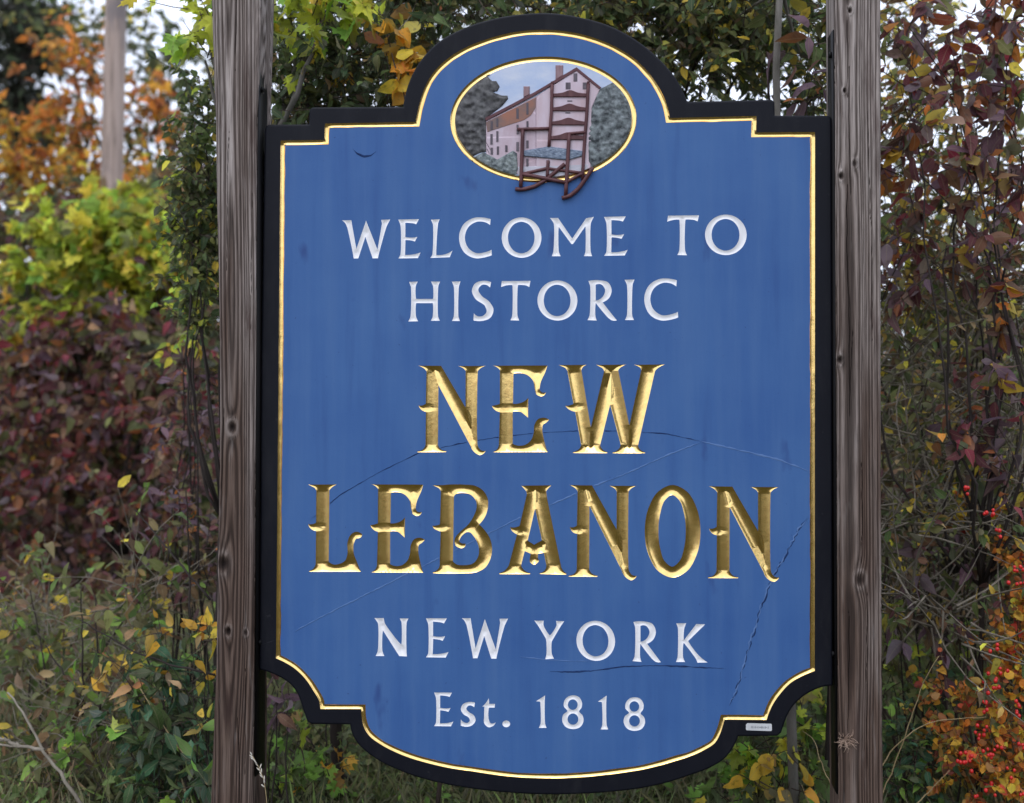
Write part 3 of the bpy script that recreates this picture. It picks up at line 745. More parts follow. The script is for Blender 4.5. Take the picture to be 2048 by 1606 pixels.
# ------------------------------------------------------------------ painted relief in the oval
b = MB()
v, f = strip([lift(oval(0), 0.0), lift(oval(0.0055), 0.0060), lift(oval(0.0125), 0.0015)])
b.add(v, f)
ring = b.build('oval_ring', GOLD, sign)

E_SKY = paint('painted_sky', (0.40, 0.50, 0.70), (0.60, 0.64, 0.74), scale=9, stretch=(1, 1, 2.2), rough=0.55, bump=0.3)
E_WALL = paint('painted_pink_wall', (0.44, 0.32, 0.36), (0.58, 0.50, 0.57), scale=22, stretch=(1, 1, 0.5), rough=0.55, bump=0.3)
E_GABLE = paint('painted_gable', (0.50, 0.37, 0.40), (0.62, 0.54, 0.62), scale=22, stretch=(1, 1, 0.3), rough=0.55, bump=0.3)
E_BAND = paint('painted_brown_band', (0.16, 0.12, 0.115), (0.36, 0.14, 0.08), scale=14, stretch=(1, 1, 1), rough=0.55, bump=0.3)
E_ROOF = paint('painted_roof', (0.085, 0.028, 0.036), (0.13, 0.05, 0.055), scale=40, rough=0.5)
E_CHIM = paint('painted_chimney', (0.22, 0.13, 0.14), (0.34, 0.23, 0.25), scale=60, rough=0.5)
E_TREE = paint('painted_tree', (0.022, 0.021, 0.025), (0.150, 0.150, 0.150), scale=58, stretch=(1, 1, 1), rough=0.55, bump=0.4)
E_TREE2 = paint('painted_leafy_tree', (0.022, 0.028, 0.034), (0.26, 0.30, 0.31), scale=62, stretch=(1, 1, 1), rough=0.55, bump=0.4)
E_BUSH = paint('painted_bush', (0.05, 0.065, 0.075), (0.34, 0.39, 0.38), scale=85, stretch=(1, 1, 1), rough=0.55, bump=0.4)
E_PATH = paint('painted_path', (0.44, 0.44, 0.50), (0.58, 0.56, 0.62), scale=40, stretch=(1, 1, 3), rough=0.55)
E_GLASS = paint('painted_window', (0.07, 0.055, 0.07), (0.14, 0.12, 0.14), scale=60, rough=0.5)
E_CHAIR = paint('painted_chair', (0.060, 0.016, 0.020), (0.130, 0.050, 0.052), scale=60, rough=0.5)
E_SEAT = paint('woven_seat_paint', (0.08, 0.11, 0.17), (0.30, 0.36, 0.45), scale=120, stretch=(1, 1, 2.5), rough=0.6, bump=0.5)

v, f = cdt([oval(0.0125)])
emblem = obj('picture', np.stack([v[:, 0], np.full(len(v), 0.0015), v[:, 1]], 1), f, E_SKY, sign)
emblem['label'] = 'oval painted relief of a pink mill house, trees and a rocking chair'


def relief(name, pts, mat, top, lumps=0.0, freq=40.0, clip=True, base=0.0014, bevel=0.0016, seed=0):
    """a carved shape standing proud of the oval, its top -top metres in front of the board face"""
    q = spline(pts, 0.003)
    if area2(q) < 0: q = q[::-1]
    if clip:                                                   # keep inside the ring
        d = (q - np.array(EC)) / np.array([ERX - 0.0128, ERZ - 0.0128])
        r = np.linalg.norm(d, axis=1)
        q = np.where((r > 1 - 0.1 * (lumps > 0))[:, None], np.array(EC) + d / r[:, None] * np.array([ERX - 0.0128, ERZ - 0.0128]), q)
    _, qi = offset(q, bevel)
    y = -top
    mb = MB()
    v, f = strip([lift(q, base), lift(q, y + bevel * 0.7), lift(qi, y)])
    mb.add(v, f)
    extra = None
    if lumps:
        lo, hi = qi.min(0), qi.max(0)
        gx, gz = np.meshgrid(np.arange(lo[0], hi[0], 0.0028), np.arange(lo[1], hi[1], 0.0028))
        g = np.stack([gx.ravel(), gz.ravel()], 1)
        g = g[inside(g, [qi])]
        if len(g): g = g[seg_dist(g, [qi]) > 0.0015]
        extra = g
    v, f = cdt([qi], extra)
    h = np.full(len(v), y)
    if lumps:
        e = np.clip(seg_dist(v, [qi]) / 0.006, 0, 1)
        nz = 1 - np.abs(vnoise(v[:, 0] * freq, v[:, 1] * freq * 1.4, seed)) * 1.4 + 0.5 * vnoise(v[:, 0] * freq * 2.3, v[:, 1] * freq * 2.9, seed + 9)
        h = h - lumps * e * np.maximum(nz, -0.15)
    mb.add(np.stack([v[:, 0], h, v[:, 1]], 1), f)
    return mb.build(name, mat, emblem, smooth=bool(lumps))


relief('painted_tree', EMBLEM['tree_l'], E_TREE, 0.0008, 0.0034, 42, seed=1)['label'] = 'dark carved tree left of the mill'
relief('painted_tree', EMBLEM['tree_r'], E_TREE2, 0.0008, 0.0034, 52, seed=2)['label'] = 'grey green carved trees right of the mill'
relief('painted_wall', EMBLEM['wall'], E_WALL, 0.0006)
relief('painted_gable', EMBLEM['gable'], E_GABLE, 0.0014)
relief('painted_path', EMBLEM['path'], E_PATH, 0.0016)
relief('painted_band', EMBLEM['band'], E_BAND, 0.0016, bevel=0.0005)
relief('painted_chimney', EMBLEM['chim1'], E_CHIM, 0.0012)
relief('painted_chimney', EMBLEM['chim2'], E_CHIM, 0.0012)
relief('painted_roof', EMBLEM['fascia'], E_ROOF, 0.0036, bevel=0.0007)
for w in EMBLEM_WINDOWS:
    relief('painted_window', w, E_GLASS, 0.0024, bevel=0.0003)
relief('painted_bush', EMBLEM['bush'], E_BUSH, 0.0022, 0.0032, 90, seed=3)
for i in range(4):
    relief('painted_slat', EMBLEM['slat%d' % i], E_CHAIR, 0.0060, clip=False, bevel=0.0012)
relief('painted_seat', EMBLEM['seat'], E_SEAT, 0.0062, 0.0012, 160, clip=False, seed=5)
for k, (pts, r) in EMBLEM_RODS.items():
    P = np.array([p[:2] for p in pts]) * 1e-4
    L = np.concatenate([[0], np.cumsum(np.linalg.norm(np.diff(P, axis=0), axis=1))])
    s = np.linspace(0, L[-1], max(3, len(P) * 3))
    yb = {'back_l2': -0.0035, 'rung3': -0.0035, 'rung2': -0.004, 'back_l': -0.0048, 'back_r': -0.0048, 'rock_l': -0.0045}.get(k, -0.0068)
    V, F = tube(np.stack([np.interp(s, L, P[:, 0]), np.full(len(s), yb), np.interp(s, L, P[:, 1])], 1), r * 1.2e-4, 8)
    name = 'painted_rocker' if 'rock' in k else 'painted_rung' if 'rung' in k else 'painted_arm' if 'arm' in k else 'painted_leg'
    obj(name, V, F, E_CHAIR, emblem, smooth=True)
    if k in ('back_l', 'back_r'):
        a_ = np.arange(9) / 8 * math.pi
        top = P[0]
        prof = [(max(0.0002, 0.0042 * math.sin(t)), top[1] + 0.003 - 0.0042 * math.cos(t)) for t in a_]
        V, F = tube([(top[0], yb, z) for _, z in prof], [rr_ for rr_, _ in prof], 8)
        obj('painted_finial', V, F, E_CHAIR, emblem, smooth=True)


# ------------------------------------------------------------------ wooden posts
def wood_post(name, label, zs, xl, xr, y0, y1, z_bot, z_top, knots, pith, checks, seed):
    root = thing(name, label, 'post', (float(np.mean(xl + xr)), (y0 + y1) / 2, 0.0), 'wooden sign posts')
    NX, NS, NZ = 84, 30, 900
    z = np.linspace(z_bot, z_top, NZ)
    L, R = np.interp(z, zs, xl), np.interp(z, zs, xr)
    k = np.ones(9) / 9                                        # soften the profile
    pad = lambda a: np.convolve(np.pad(a, 60, mode='edge'), np.ones(121) / 121, 'valid')
    L, R = pad(L), pad(R)
    ru = 0.006                                                # eased arris
    def face(n, p, q): return np.linspace(p, q, n)
    # perimeter parameter: front (left->right), right side, back, left side
    cols = []
    for t in np.linspace(0, 1, NX): cols.append(('f', t))
    for t in np.linspace(0, 1, NS)[1:]: cols.append(('r', t))
    for t in np.linspace(0, 1, 6)[1:]: cols.append(('b', t))
    for t in np.linspace(0, 1, NS)[1:-1]: cols.append(('l', t))
    X = np.zeros((len(cols), NZ)); Y = X.copy(); U = X.copy(); NXn = X.copy(); NYn = X.copy()
    dep = y1 - y0
    for i, (s, t) in enumerate(cols):
        wid = R - L
        if s == 'f':
            e = min(t, 1 - t) * 0.117
            X[i] = L + wid * t; Y[i] = y0 + (max(0, ru - e) ** 2) / ru
            U[i] = X[i]; NYn[i] = -1
        elif s == 'r':
            e = min(t, 1 - t) * dep
            X[i] = R - (max(0, ru - e) ** 2) / ru * (t > 0); Y[i] = y0 + dep * t + (ru if t == 0 else 0)
            U[i] = R + dep * t; NXn[i] = 1
        elif s == 'b':
            X[i] = R - wid * t; Y[i] = y1; U[i] = R + dep + wid * t; NYn[i] = 1
        else:
            X[i] = L; Y[i] = y1 - dep * t; U[i] = L - dep * (1 - t); NXn[i] = -1
    Z = np.broadcast_to(z, X.shape)
    # growth rings met by the sawn face: flat sawn near the pith line, straight away from it
    u0 = L + (R - L) * pith
    d0 = 0.020 + 0.012 * vnoise(z * 0.9, z * 0 + 7, seed) + 0.008 * vnoise(z * 2.3, z * 0 + 3, seed)
    w1 = 0.0035 * vnoise(U * 9, Z * 1.1, seed + 1) + 0.0012 * vnoise(U * 40, Z * 3.5, seed + 2)
    rad = np.sqrt((U - u0 + w1) ** 2 + d0 ** 2)
    kd = np.zeros_like(rad); dark = np.zeros_like(rad); rim = np.zeros_like(rad)
    for (kx, kz, kr, hole) in knots:
        du, dz = (X - kx), (Z - kz)
        front = (NYn < 0)
        dd = np.sqrt((du / kr) ** 2 + (dz / (kr * 1.5)) ** 2)
        rad = rad + np.where(front, 0.011 * (kr / 0.012) * np.exp(-(du / (kr * 1.9)) ** 2 - (dz / (kr * 4.5)) ** 2) * np.sign(kx - np.mean(u0) + 1e-6), 0)
        dark = np.maximum(dark, np.where(front, np.clip(1.25 - dd, 0, 1) * (1.0 if hole else 0.75), 0))
        kd = kd + np.where(front, (0.007 if hole else 0.002) * np.clip(1.1 - dd, 0, 1) - 0.0022 * np.exp(-((dd - 1.5) / 0.45) ** 2), 0)
        rim = np.maximum(rim, np.where(front, np.exp(-((dd - 1.6) / 0.5) ** 2), 0))
    g = 0.5 + 0.5 * np.cos(2 * math.pi * rad / (0.0088 + 0.0020 * vnoise(rad * 60, Z * 0, seed + 5)))
    g = np.clip(g, 0, 1) ** 0.8
    fib = vnoise(U * 900, Z * 14, seed + 8) * 0.5 + vnoise(U * 420, Z * 5, seed + 9) * 0.5
    groove = (1 - g) * 0.0019 + np.clip(-fib, 0, 1) * 0.0005
    ck = np.zeros_like(rad)
    for (cx, ca, cb, amp) in checks:                          # drying checks
        zc = cx + 0.0045 * vnoise(z * 5, z * 0 + 11, seed + int(ca * 100)) + 0.0015 * vnoise(z * 22, z * 0, seed + 4)
        wv = amp * np.clip(np.minimum(z - ca, cb - z) / 0.06, 0, 1)
        ck = np.maximum(ck, np.where(NYn < 0, np.clip(1.3 - np.abs(X - zc) / np.maximum(wv, 1e-5), 0, 1) * (wv > 0), 0))
    depth = groove + kd + ck * 0.006
    # chipped and worn arrises
    ef = np.minimum(np.abs(X - L[None, :]), np.abs(R[None, :] - X))
    depth = depth + np.where(NYn < 0, np.clip(1 - ef / 0.009, 0, 1) * 0.004 * np.clip(vnoise(Z * 26, U * 3, seed + 31) + 0.25 * vnoise(Z * 90, U * 9, seed + 32), 0, 1), 0)
    X = X - NXn * depth; Y = Y - NYn * depth
    V = np.stack([X, Y, Z], 2).reshape(-1, 3)
    nc = len(cols)
    i = np.arange(nc)[:, None]; j = np.arange(NZ - 1)[None]
    a = i * NZ + j; b_ = ((i + 1) % nc) * NZ + j
    F = np.stack([a, b_, b_ + 1, a + 1], 2).reshape(-1, 4)
    shade = np.clip(g * 0.85 + 0.10 + 0.25 * fib, 0, 1)
    bleach = np.clip(0.36 + 0.50 * (Z - 1.45) / 0.9 + 0.38 * vnoise(U * 30, Z * 2.4, seed + 20) + 0.2 * vnoise(U * 75, Z * 5, seed + 21), 0, 1)
    tint = np.stack([shade * (1 - 0.9 * np.maximum(dark, ck)), bleach + 0.25 * rim, np.maximum(dark, ck)], 2).reshape(-1, 3)
    o = obj('timber', V, F, WOOD, root, tint=tint, smooth=True)
    top = [int(k2 * NZ + NZ - 1) for k2 in range(nc)]
    obj('end_grain', V[top], [tuple(range(nc))], WOOD, root, tint=np.tile([0.6, 0.6, 0.0], (nc, 1)))
    return root


def wood_mat():
    M = Mat('weathered_timber')
    at_ = M.n('ShaderNodeAttribute', attribute_name='tint')
    sp = M.n('ShaderNodeSeparateColor'); M.l(at_.outputs['Color'], sp.inputs[0])
    fresh = M.ramp(sp.outputs[0], [(0.0, (0.022, 0.014, 0.011)), (0.45, (0.068, 0.043, 0.032)), (1.0, (0.145, 0.100, 0.078))])
    grey = M.ramp(sp.outputs[0], [(0.0, (0.070, 0.055, 0.048)), (0.45, (0.200, 0.165, 0.147)), (1.0, (0.43, 0.375, 0.345))])
    col = M.mix(sp.outputs[1], fresh, grey)
    fine = M.noise(M.coord((1, 1, 0.02)), 500, 3, 0.6)
    col = M.mix(M.ramp(fine, [(0.30, (0.75,) * 3), (0.55, (0, 0, 0))]), col, (0.026, 0.018, 0.015))
    hair = M.noise(M.coord((1, 1, 0.012)), 210, 2, 0.5)          # hairline checks
    col = M.mix(M.ramp(hair, [(0.27, (0.9,) * 3), (0.33, (0, 0, 0))]), col, (0.016, 0.011, 0.009))
    stain = M.noise(M.coord((1, 1, 0.16)), 21, 5, 0.65)
    col = M.mix(M.ramp(stain, [(0.56, (0, 0, 0)), (0.72, (0.6,) * 3)]), col, (0.052, 0.028, 0.024))
    pale = M.noise(M.coord((1, 1, 0.10)), 33, 4, 0.6)
    col = M.mix(M.ramp(pale, [(0.60, (0, 0, 0)), (0.75, (0.45,) * 3)]), col, (0.34, 0.31, 0.29))
    col = M.mix(sp.outputs[2], col, (0.012, 0.007, 0.006))
    M.base(col).set(Roughness=0.8, Specular_IOR_Level=0.2)
    M.bump(fine, 0.5, 0.001)
    return M.m


WOOD = wood_mat()
PZ = [0.0, 0.36, 0.68, 0.98, 1.155, 1.42, 1.684, 2.084, 2.284, 2.485, 3.0]
P0, P1 = -0.030, 0.105


def pk(x, y, r, hole): p = at(x, y, P0); return (p[0], p[2], r, hole)


post_l = wood_post('wooden_post', 'weathered square timber post left of the sign with three dark knot holes', PZ,
    [-0.884, -0.8765, -0.863, -0.859, -0.8571, -0.8556, -0.8596, -0.8697, -0.8748, -0.8854, -0.894],
    [-0.762, -0.761, -0.7595, -0.7587, -0.7582, -0.7578, -0.7576, -0.7576, -0.7550, -0.7452, -0.742], P0, P1, -0.2, 2.80,
    [pk(464, 855, 0.010, True), pk(446, 1128, 0.013, True), pk(456, 1263, 0.007, True), pk(491, 1266, 0.005, False)],
    0.36, [(-0.815, 2.30, 2.55, 0.0008), (-0.845, 1.15, 1.42, 0.0006), (-0.783, 0.40, 0.72, 0.0007), (-0.800, 0.30, 0.60, 0.0009), (-0.772, 1.60, 1.98, 0.0005), (-0.835, 1.75, 2.15, 0.0006)], 3)
post_r = wood_post('wooden_post', 'weathered square timber post right of the sign with long drying cracks', PZ,
    [0.7605, 0.7605, 0.7605, 0.7605, 0.7605, 0.7605, 0.7605, 0.7605, 0.7605, 0.7605, 0.7605],
    [0.872, 0.872, 0.8715, 0.8712, 0.8714, 0.8716, 0.8735, 0.8763, 0.877, 0.8774, 0.878], P0, P1, -0.2, 2.80,
    [pk(1700, 21, 0.0050, True), pk(1689, 181, 0.0040, True), pk(1710, 327, 0.0055, False), pk(1682, 352, 0.0060, True), pk(1680, 720, 0.0065, True), pk(1720, 1160, 0.010, False)],
    0.30, [(0.790, 2.19, 2.44, 0.0008), (0.7945, 1.93, 2.28, 0.0013), (0.792, 1.42, 1.98, 0.0011), (0.798, 1.36, 1.60, 0.0008), (0.835, 0.45, 0.95, 0.0006), (0.786, 0.55, 0.90, 0.0008), (0.848, 1.55, 2.2, 0.0005), (0.822, 1.0, 1.3, 0.0006)], 11)

# steel angle irons that carry the sign between the posts
def angle_iron(parent, xs, d, zb, zt):
    b = MB()
    def box(x0, x1, y0, y1, z0, z1):
        b.add([(x0, y0, z0), (x1, y0, z0), (x1, y1, z0), (x0, y1, z0), (x0, y0, z1), (x1, y0, z1), (x1, y1, z1), (x0, y1, z1)],
              [(0, 3, 2, 1), (4, 5, 6, 7), (0, 1, 5, 4), (1, 2, 6, 5), (2, 3, 7, 6), (3, 0, 4, 7)])
    xa, xb = sorted((xs, xs + d * 0.003))
    box(xa, xb, -0.022, 0.060, zb, zt)
    xa, xb = sorted((xs + d * 0.0032, xs + d * 0.045))
    box(xa, xb, 0.0535, 0.0600, max(zb, 0.74), min(zt, 2.10))
    o = b.build('angle_iron', STEEL, parent)
    for zz in (zt - 0.06, zb + 0.35):
        V, F = tube([(xs + d * 0.003, 0.0, zz), (xs + d * 0.010, 0.0, zz)], 0.008, 6)
        obj('bolt', V, F, STEEL, o)


angle_iron(post_l, -0.7573, +1, 0.42, 2.315)
angle_iron(post_r, 0.7603, -1, 0.42, 2.375)

# ------------------------------------------------------------------ leaves
def leaf_shape(kind):
    """unit leaf: stalk end at the origin, tip at +y; returns verts, faces, uv"""
    if kind == 'maple':
        out = [(0, 0), (0.18, -0.05), (0.42, 0.02), (0.34, 0.16), (0.60, 0.30), (0.48, 0.36), (0.52, 0.52), (0.28, 0.44),
               (0.20, 0.52), (0.24, 0.72), (0.12, 0.72), (0, 1.0)]
        pts = out + [(-x, y) for x, y in out[-2:0:-1]]
        V = [(x, y, 0.10 * abs(x) - 0.16 * y * y + 0.05 * math.sin(7 * x)) for x, y in pts]
        V.append((0, 0.32, 0.03))
        n = len(pts)
        F = [(i, (i + 1) % n, n) for i in range(n)]
    else:
        prof = {'ovate': [(0, 0), (.10, .13), (.30, .25), (.55, .235), (.80, .115), (1, 0)],
                'round': [(0, 0), (.08, .22), (.30, .40), (.60, .40), (.85, .22), (1, 0)],
                'lance': [(0, 0), (.12, .10), (.35, .19), (.60, .185), (.82, .085), (1, 0)],
                'small': [(0, 0), (.25, .22), (.65, .22), (1, 0)],
                'blade': [(0, 0.007), (.35, .009), (.7, .006), (1, 0)]}[kind]
        curl = {'ovate': .16, 'round': .10, 'lance': .24, 'small': .10, 'blade': .35}[kind]
        fold = {'ovate': .32, 'round': .22, 'lance': .40, 'small': .35, 'blade': .2}[kind]
        V, F = [], []
        n = len(prof)
        for t, w in prof: V.append((0, t, -curl * t * t))
        for s in (1, -1):
            for i, (t, w) in enumerate(prof):
                V.append((s * w, t, fold * w - curl * t * t + 0.03 * math.sin(9 * t + s)))
        for s in (0, 1):
            o = n * (1 + s)
            for i in range(n - 1):
                q = [i, o + i, o + i + 1, i + 1]
                if prof[i][1] == 0: q = [i, o + i + 1, i + 1]
                elif prof[i + 1][1] == 0: q = [i, o + i, i + 1]
                F.append(tuple(q if s == 0 else q[::-1]))
    V = np.array(V)
    tri = []
    for f in F:
        for k in range(1, len(f) - 1): tri.append((f[0], f[k], f[k + 1]))
    tri = np.array(tri)
    used, inv = np.unique(tri, return_inverse=True)
    V = V[used]; tri = inv.reshape(-1, 3)
    uv = np.stack([V[:, 0] + 0.5, V[:, 1]], 1)
    return V, tri, uv


SHAPES = {k: leaf_shape(k) for k in ('ovate', 'round', 'lance', 'small', 'maple', 'blade')}


def leaf_mat(name, from_object, trans=0.42, spots=0.5):
    M = Mat(name)
    if from_object:
        oi = M.n('ShaderNodeObjectInfo'); col = oi.outputs['Color']
    else:
        a = M.n('ShaderNodeAttribute', attribute_name='tint'); col = a.outputs['Color']
    uv = M.n('ShaderNodeUVMap', uv_map='uv')
    sp = M.n('ShaderNodeSeparateXYZ'); M.l(uv.outputs['UV'], sp.inputs[0])
    ab = M.n('ShaderNodeMath', operation='ADD'); M.l(sp.outputs['X'], ab.inputs[0]); ab.inputs[1].default_value = -0.5
    ab2 = M.n('ShaderNodeMath', operation='ABSOLUTE'); M.l(ab.outputs[0], ab2.inputs[0])
    # side veins run outwards and forwards from the midrib
    wv = M.n('ShaderNodeMath', operation='MULTIPLY_ADD'); M.l(ab2.outputs[0], wv.inputs[0]); wv.inputs[1].default_value = -1.1; M.l(sp.outputs['Y'], wv.inputs[2])
    si = M.n('ShaderNodeMath', operation='MULTIPLY'); M.l(wv.outputs[0], si.inputs[0]); si.inputs[1].default_value = 52.0
    sn = M.n('ShaderNodeMath', operation='SINE'); M.l(si.outputs[0], sn.inputs[0])
    vein = M.ramp(sn.outputs[0], [(0.86, (0, 0, 0)), (1.0, (0.35,) * 3)])
    mid = M.ramp(ab2.outputs[0], [(0.006, (0.75,) * 3), (0.020, (0, 0, 0))])
    geo = M.n('ShaderNodeNewGeometry')
    nz = M.n('ShaderNodeTexNoise', Scale=55.0, Detail=3.0); M.l(geo.outputs['Position'], nz.inputs['Vector'])
    nz2 = M.n('ShaderNodeTexNoise', Scale=14.0, Detail=2.0); M.l(geo.outputs['Position'], nz2.inputs['Vector'])
    hs = M.n('ShaderNodeHueSaturation'); M.l(col, hs.inputs['Color'])
    mr = M.n('ShaderNodeMapRange'); M.l(nz2.outputs['Fac'], mr.inputs['Value'])
    for k, v in (('From Min', .3), ('From Max', .7), ('To Min', .75), ('To Max', 1.25)): mr.inputs[k].default_value = v
    M.l(mr.outputs['Result'], hs.inputs['Value'])
    c = hs.outputs['Color']
    lite = M.mix(0.5, c, (0.42, 0.36, 0.22))
    c2 = M.mix(mid, c, lite)
    c2 = M.mix(vein, c2, lite)
    if spots:
        c2 = M.mix(M.ramp(nz.outputs['Fac'], [(0.58, (0, 0, 0)), (0.70, (spots,) * 3)]), c2, (0.055, 0.030, 0.018))
    # undersides are paler and duller
    under = M.mix(0.45, c2, (0.17, 0.15, 0.14))
    c3 = M.mix(geo.outputs['Backfacing'], c2, under)
    M.base(c3).set(Roughness=0.55, Specular_IOR_Level=0.22)
    tr = M.n('ShaderNodeBsdfTranslucent'); M.l(c2, tr.inputs['Color'])
    ms = M.n('ShaderNodeMixShader'); ms.inputs['Fac'].default_value = trans
    M.l(M.p.outputs[0], ms.inputs[1]); M.l(tr.outputs[0], ms.inputs[2])
    M.l(ms.outputs[0], M.out.inputs['Surface'])
    return M.m


LEAF_STUFF = leaf_mat('leaf_mass', False)
LEAF_ONE = leaf_mat('single_leaf', True)


def bent(V, k):
    # leaves of one plant never hang alike: flat, curled back, cupped, twisted
    V = V.copy()
    x, y = V[:, 0].copy(), V[:, 1].copy()
    cu, cup, tw, wav = [(0.0, 0.0, 0.0, 0.02), (-0.38, 0.5, 0.35, 0.04), (0.22, 0.9, -0.4, 0.05), (-0.20, -0.5, 0.7, 0.06), (-0.6, 0.2, -0.5, 0.03)][k]
    V[:, 2] += cu * y * y + cup * x * x * 1.5 + tw * x * y + wav * np.sin(11 * y + 2 * k) * np.sign(x) * np.abs(x) * 4
    V[:, 0] += 0.07 * (k - 2) * y * y * 0.6
    return V


LEAF_MESH = {k: [mesh_data('leaf_' + k, bent(v, j), f, LEAF_ONE, smooth=True, uv=uv) for j in range(5)] for k, (v, f, uv) in SHAPES.items()}


def bark(name, a, b, scale=30):
    return paint(name, a, b, scale=scale, stretch=(1, 1, 0.25), rough=0.85, bump=0.6, spec=0.15)


BARK_DARK = bark('dark_bark', (0.028, 0.022, 0.020), (0.060, 0.050, 0.045))
BARK_GREY = bark('grey_bark', (0.10, 0.095, 0.080), (0.22, 0.20, 0.18))
TWIG = bark('twig_bark', (0.050, 0.036, 0.030), (0.115, 0.085, 0.070))
TWIG_GREY = bark('dry_twig', (0.16, 0.14, 0.11), (0.34, 0.30, 0.24))
STRAW = bark('dry_straw', (0.30, 0.22, 0.11), (0.46, 0.36, 0.20))

SIGN_BOX = None


def visible(P, margin=0):
    """inside the frame and not behind the sign or the posts"""
    x, y, d = to_px(P)
    m = (x > -60) & (x < 2108) & (y > -60) & (y < 1666) & (d > 0.2)
    beh = P[:, 1] > 0.05
    m &= ~(beh & (x > 540 - margin) & (x < 1655 + margin) & (y > 265) & (y < 1325))
    m &= ~(beh & (x > 850) & (x < 1340) & (y > 90) & (y < 1560))
    m &= ~(beh & (x > 440) & (x < 518)) & ~(beh & (x > 1675) & (x < 1758))
    m &= ~(beh & (x > 730) & (x < 1440) & (y > 1300) & (y < 1490))
    return m


def unit(v): return v / np.maximum(np.linalg.norm(v, axis=-1, keepdims=True), 1e-9)


def pick_cols(rng, palette, n):
    c = np.array([p[0] for p in palette]); w = np.array([p[1] for p in palette], float)
    a = c[rng.choice(len(c), n, p=w / w.sum())]
    a2 = c[rng.choice(len(c), n, p=w / w.sum())]
    t = rng.random((n, 1)) ** 3 * 0.6
    return np.clip((a * (1 - t) + a2 * t) * 1.65 * rng.uniform(0.70, 1.30, (n, 1)) * rng.uniform(0.92, 1.08, (n, 3)), 0.004, 0.9)


def leaf_frames(rng, fw, droop, flat):
    n = len(fw)
    f = unit(fw + np.array([0, 0, -1.0]) * droop * rng.uniform(0.3, 1.2, (n, 1)))
    up = unit(np.array([0, -0.25, 1.0]) * flat + rng.normal(0, 0.65, (n, 3)))
    nn = up - f * (up * f).sum(1, keepdims=True)
    nn = unit(nn)
    return np.cross(f, nn), f, nn


def foliage_mesh(name, kind, C, X, Fw, N, S, tint, parent, mat=None):
    V, F, uv = SHAPES[kind]
    n, k = len(C), len(V)
    rg = np.random.default_rng(n)
    cu, cup, tw = rg.normal(-0.12, 0.25, (n, 1)), rg.normal(0.2, 0.5, (n, 1)), rg.normal(0, 0.5, (n, 1))
    x_, y_ = V[None, :, 0], V[None, :, 1]
    zz_ = (V[None, :, 2] + cu * y_ * y_ + cup * x_ * x_ * 1.5 + tw * x_ * y_)[:, :, None]
    P = C[:, None] + S[:, None, None] * (V[None, :, 0:1] * X[:, None] + V[None, :, 1:2] * Fw[:, None] + zz_ * N[:, None])
    FF = (F[None] + (np.arange(n) * k)[:, None, None]).reshape(-1, 3)
    o = obj(name, P.reshape(-1, 3), FF, mat or LEAF_STUFF, parent, smooth=True, tint=np.repeat(tint, k, 0), uv=np.tile(uv, (n, 1)))
    return tag(o, kind='stuff')


def single_leaf(kind, c, X, F, N, s, tint, parent, off, name='leaf'):
    o = bpy.data.objects.new(name, LEAF_MESH[kind][int(abs(c[0] * 7919 + c[2] * 104729)) % 5])
    COL.objects.link(o)
    if parent is not None: o.parent = parent
    m = Matrix(((X[0], F[0], N[0]), (X[1], F[1], N[1]), (X[2], F[2], N[2])))
    o.rotation_mode = 'QUATERNION'
    o.rotation_quaternion = m.to_quaternion()
    o.location = c - off
    o.scale = (s, s, s)
    o.color = (*[float(v) for v in tint], 1)
    return o


def curve(p0, p1, rng, wob=0.06, n=9, rise=0.0):
    p0, p1 = np.asarray(p0, float), np.asarray(p1, float)
    t = np.linspace(0, 1, n)[:, None]
    L = np.linalg.norm(p1 - p0)
    mid = (p0 + p1) / 2 + rng.normal(0, wob * L, 3) + np.array([0, 0, rise * L])
    P = (1 - t) ** 2 * p0 + 2 * t * (1 - t) * mid + t ** 2 * p1
    P[1:-1] += rng.normal(0, wob * 0.12 * L / 2, (n - 2, 3))
    return P


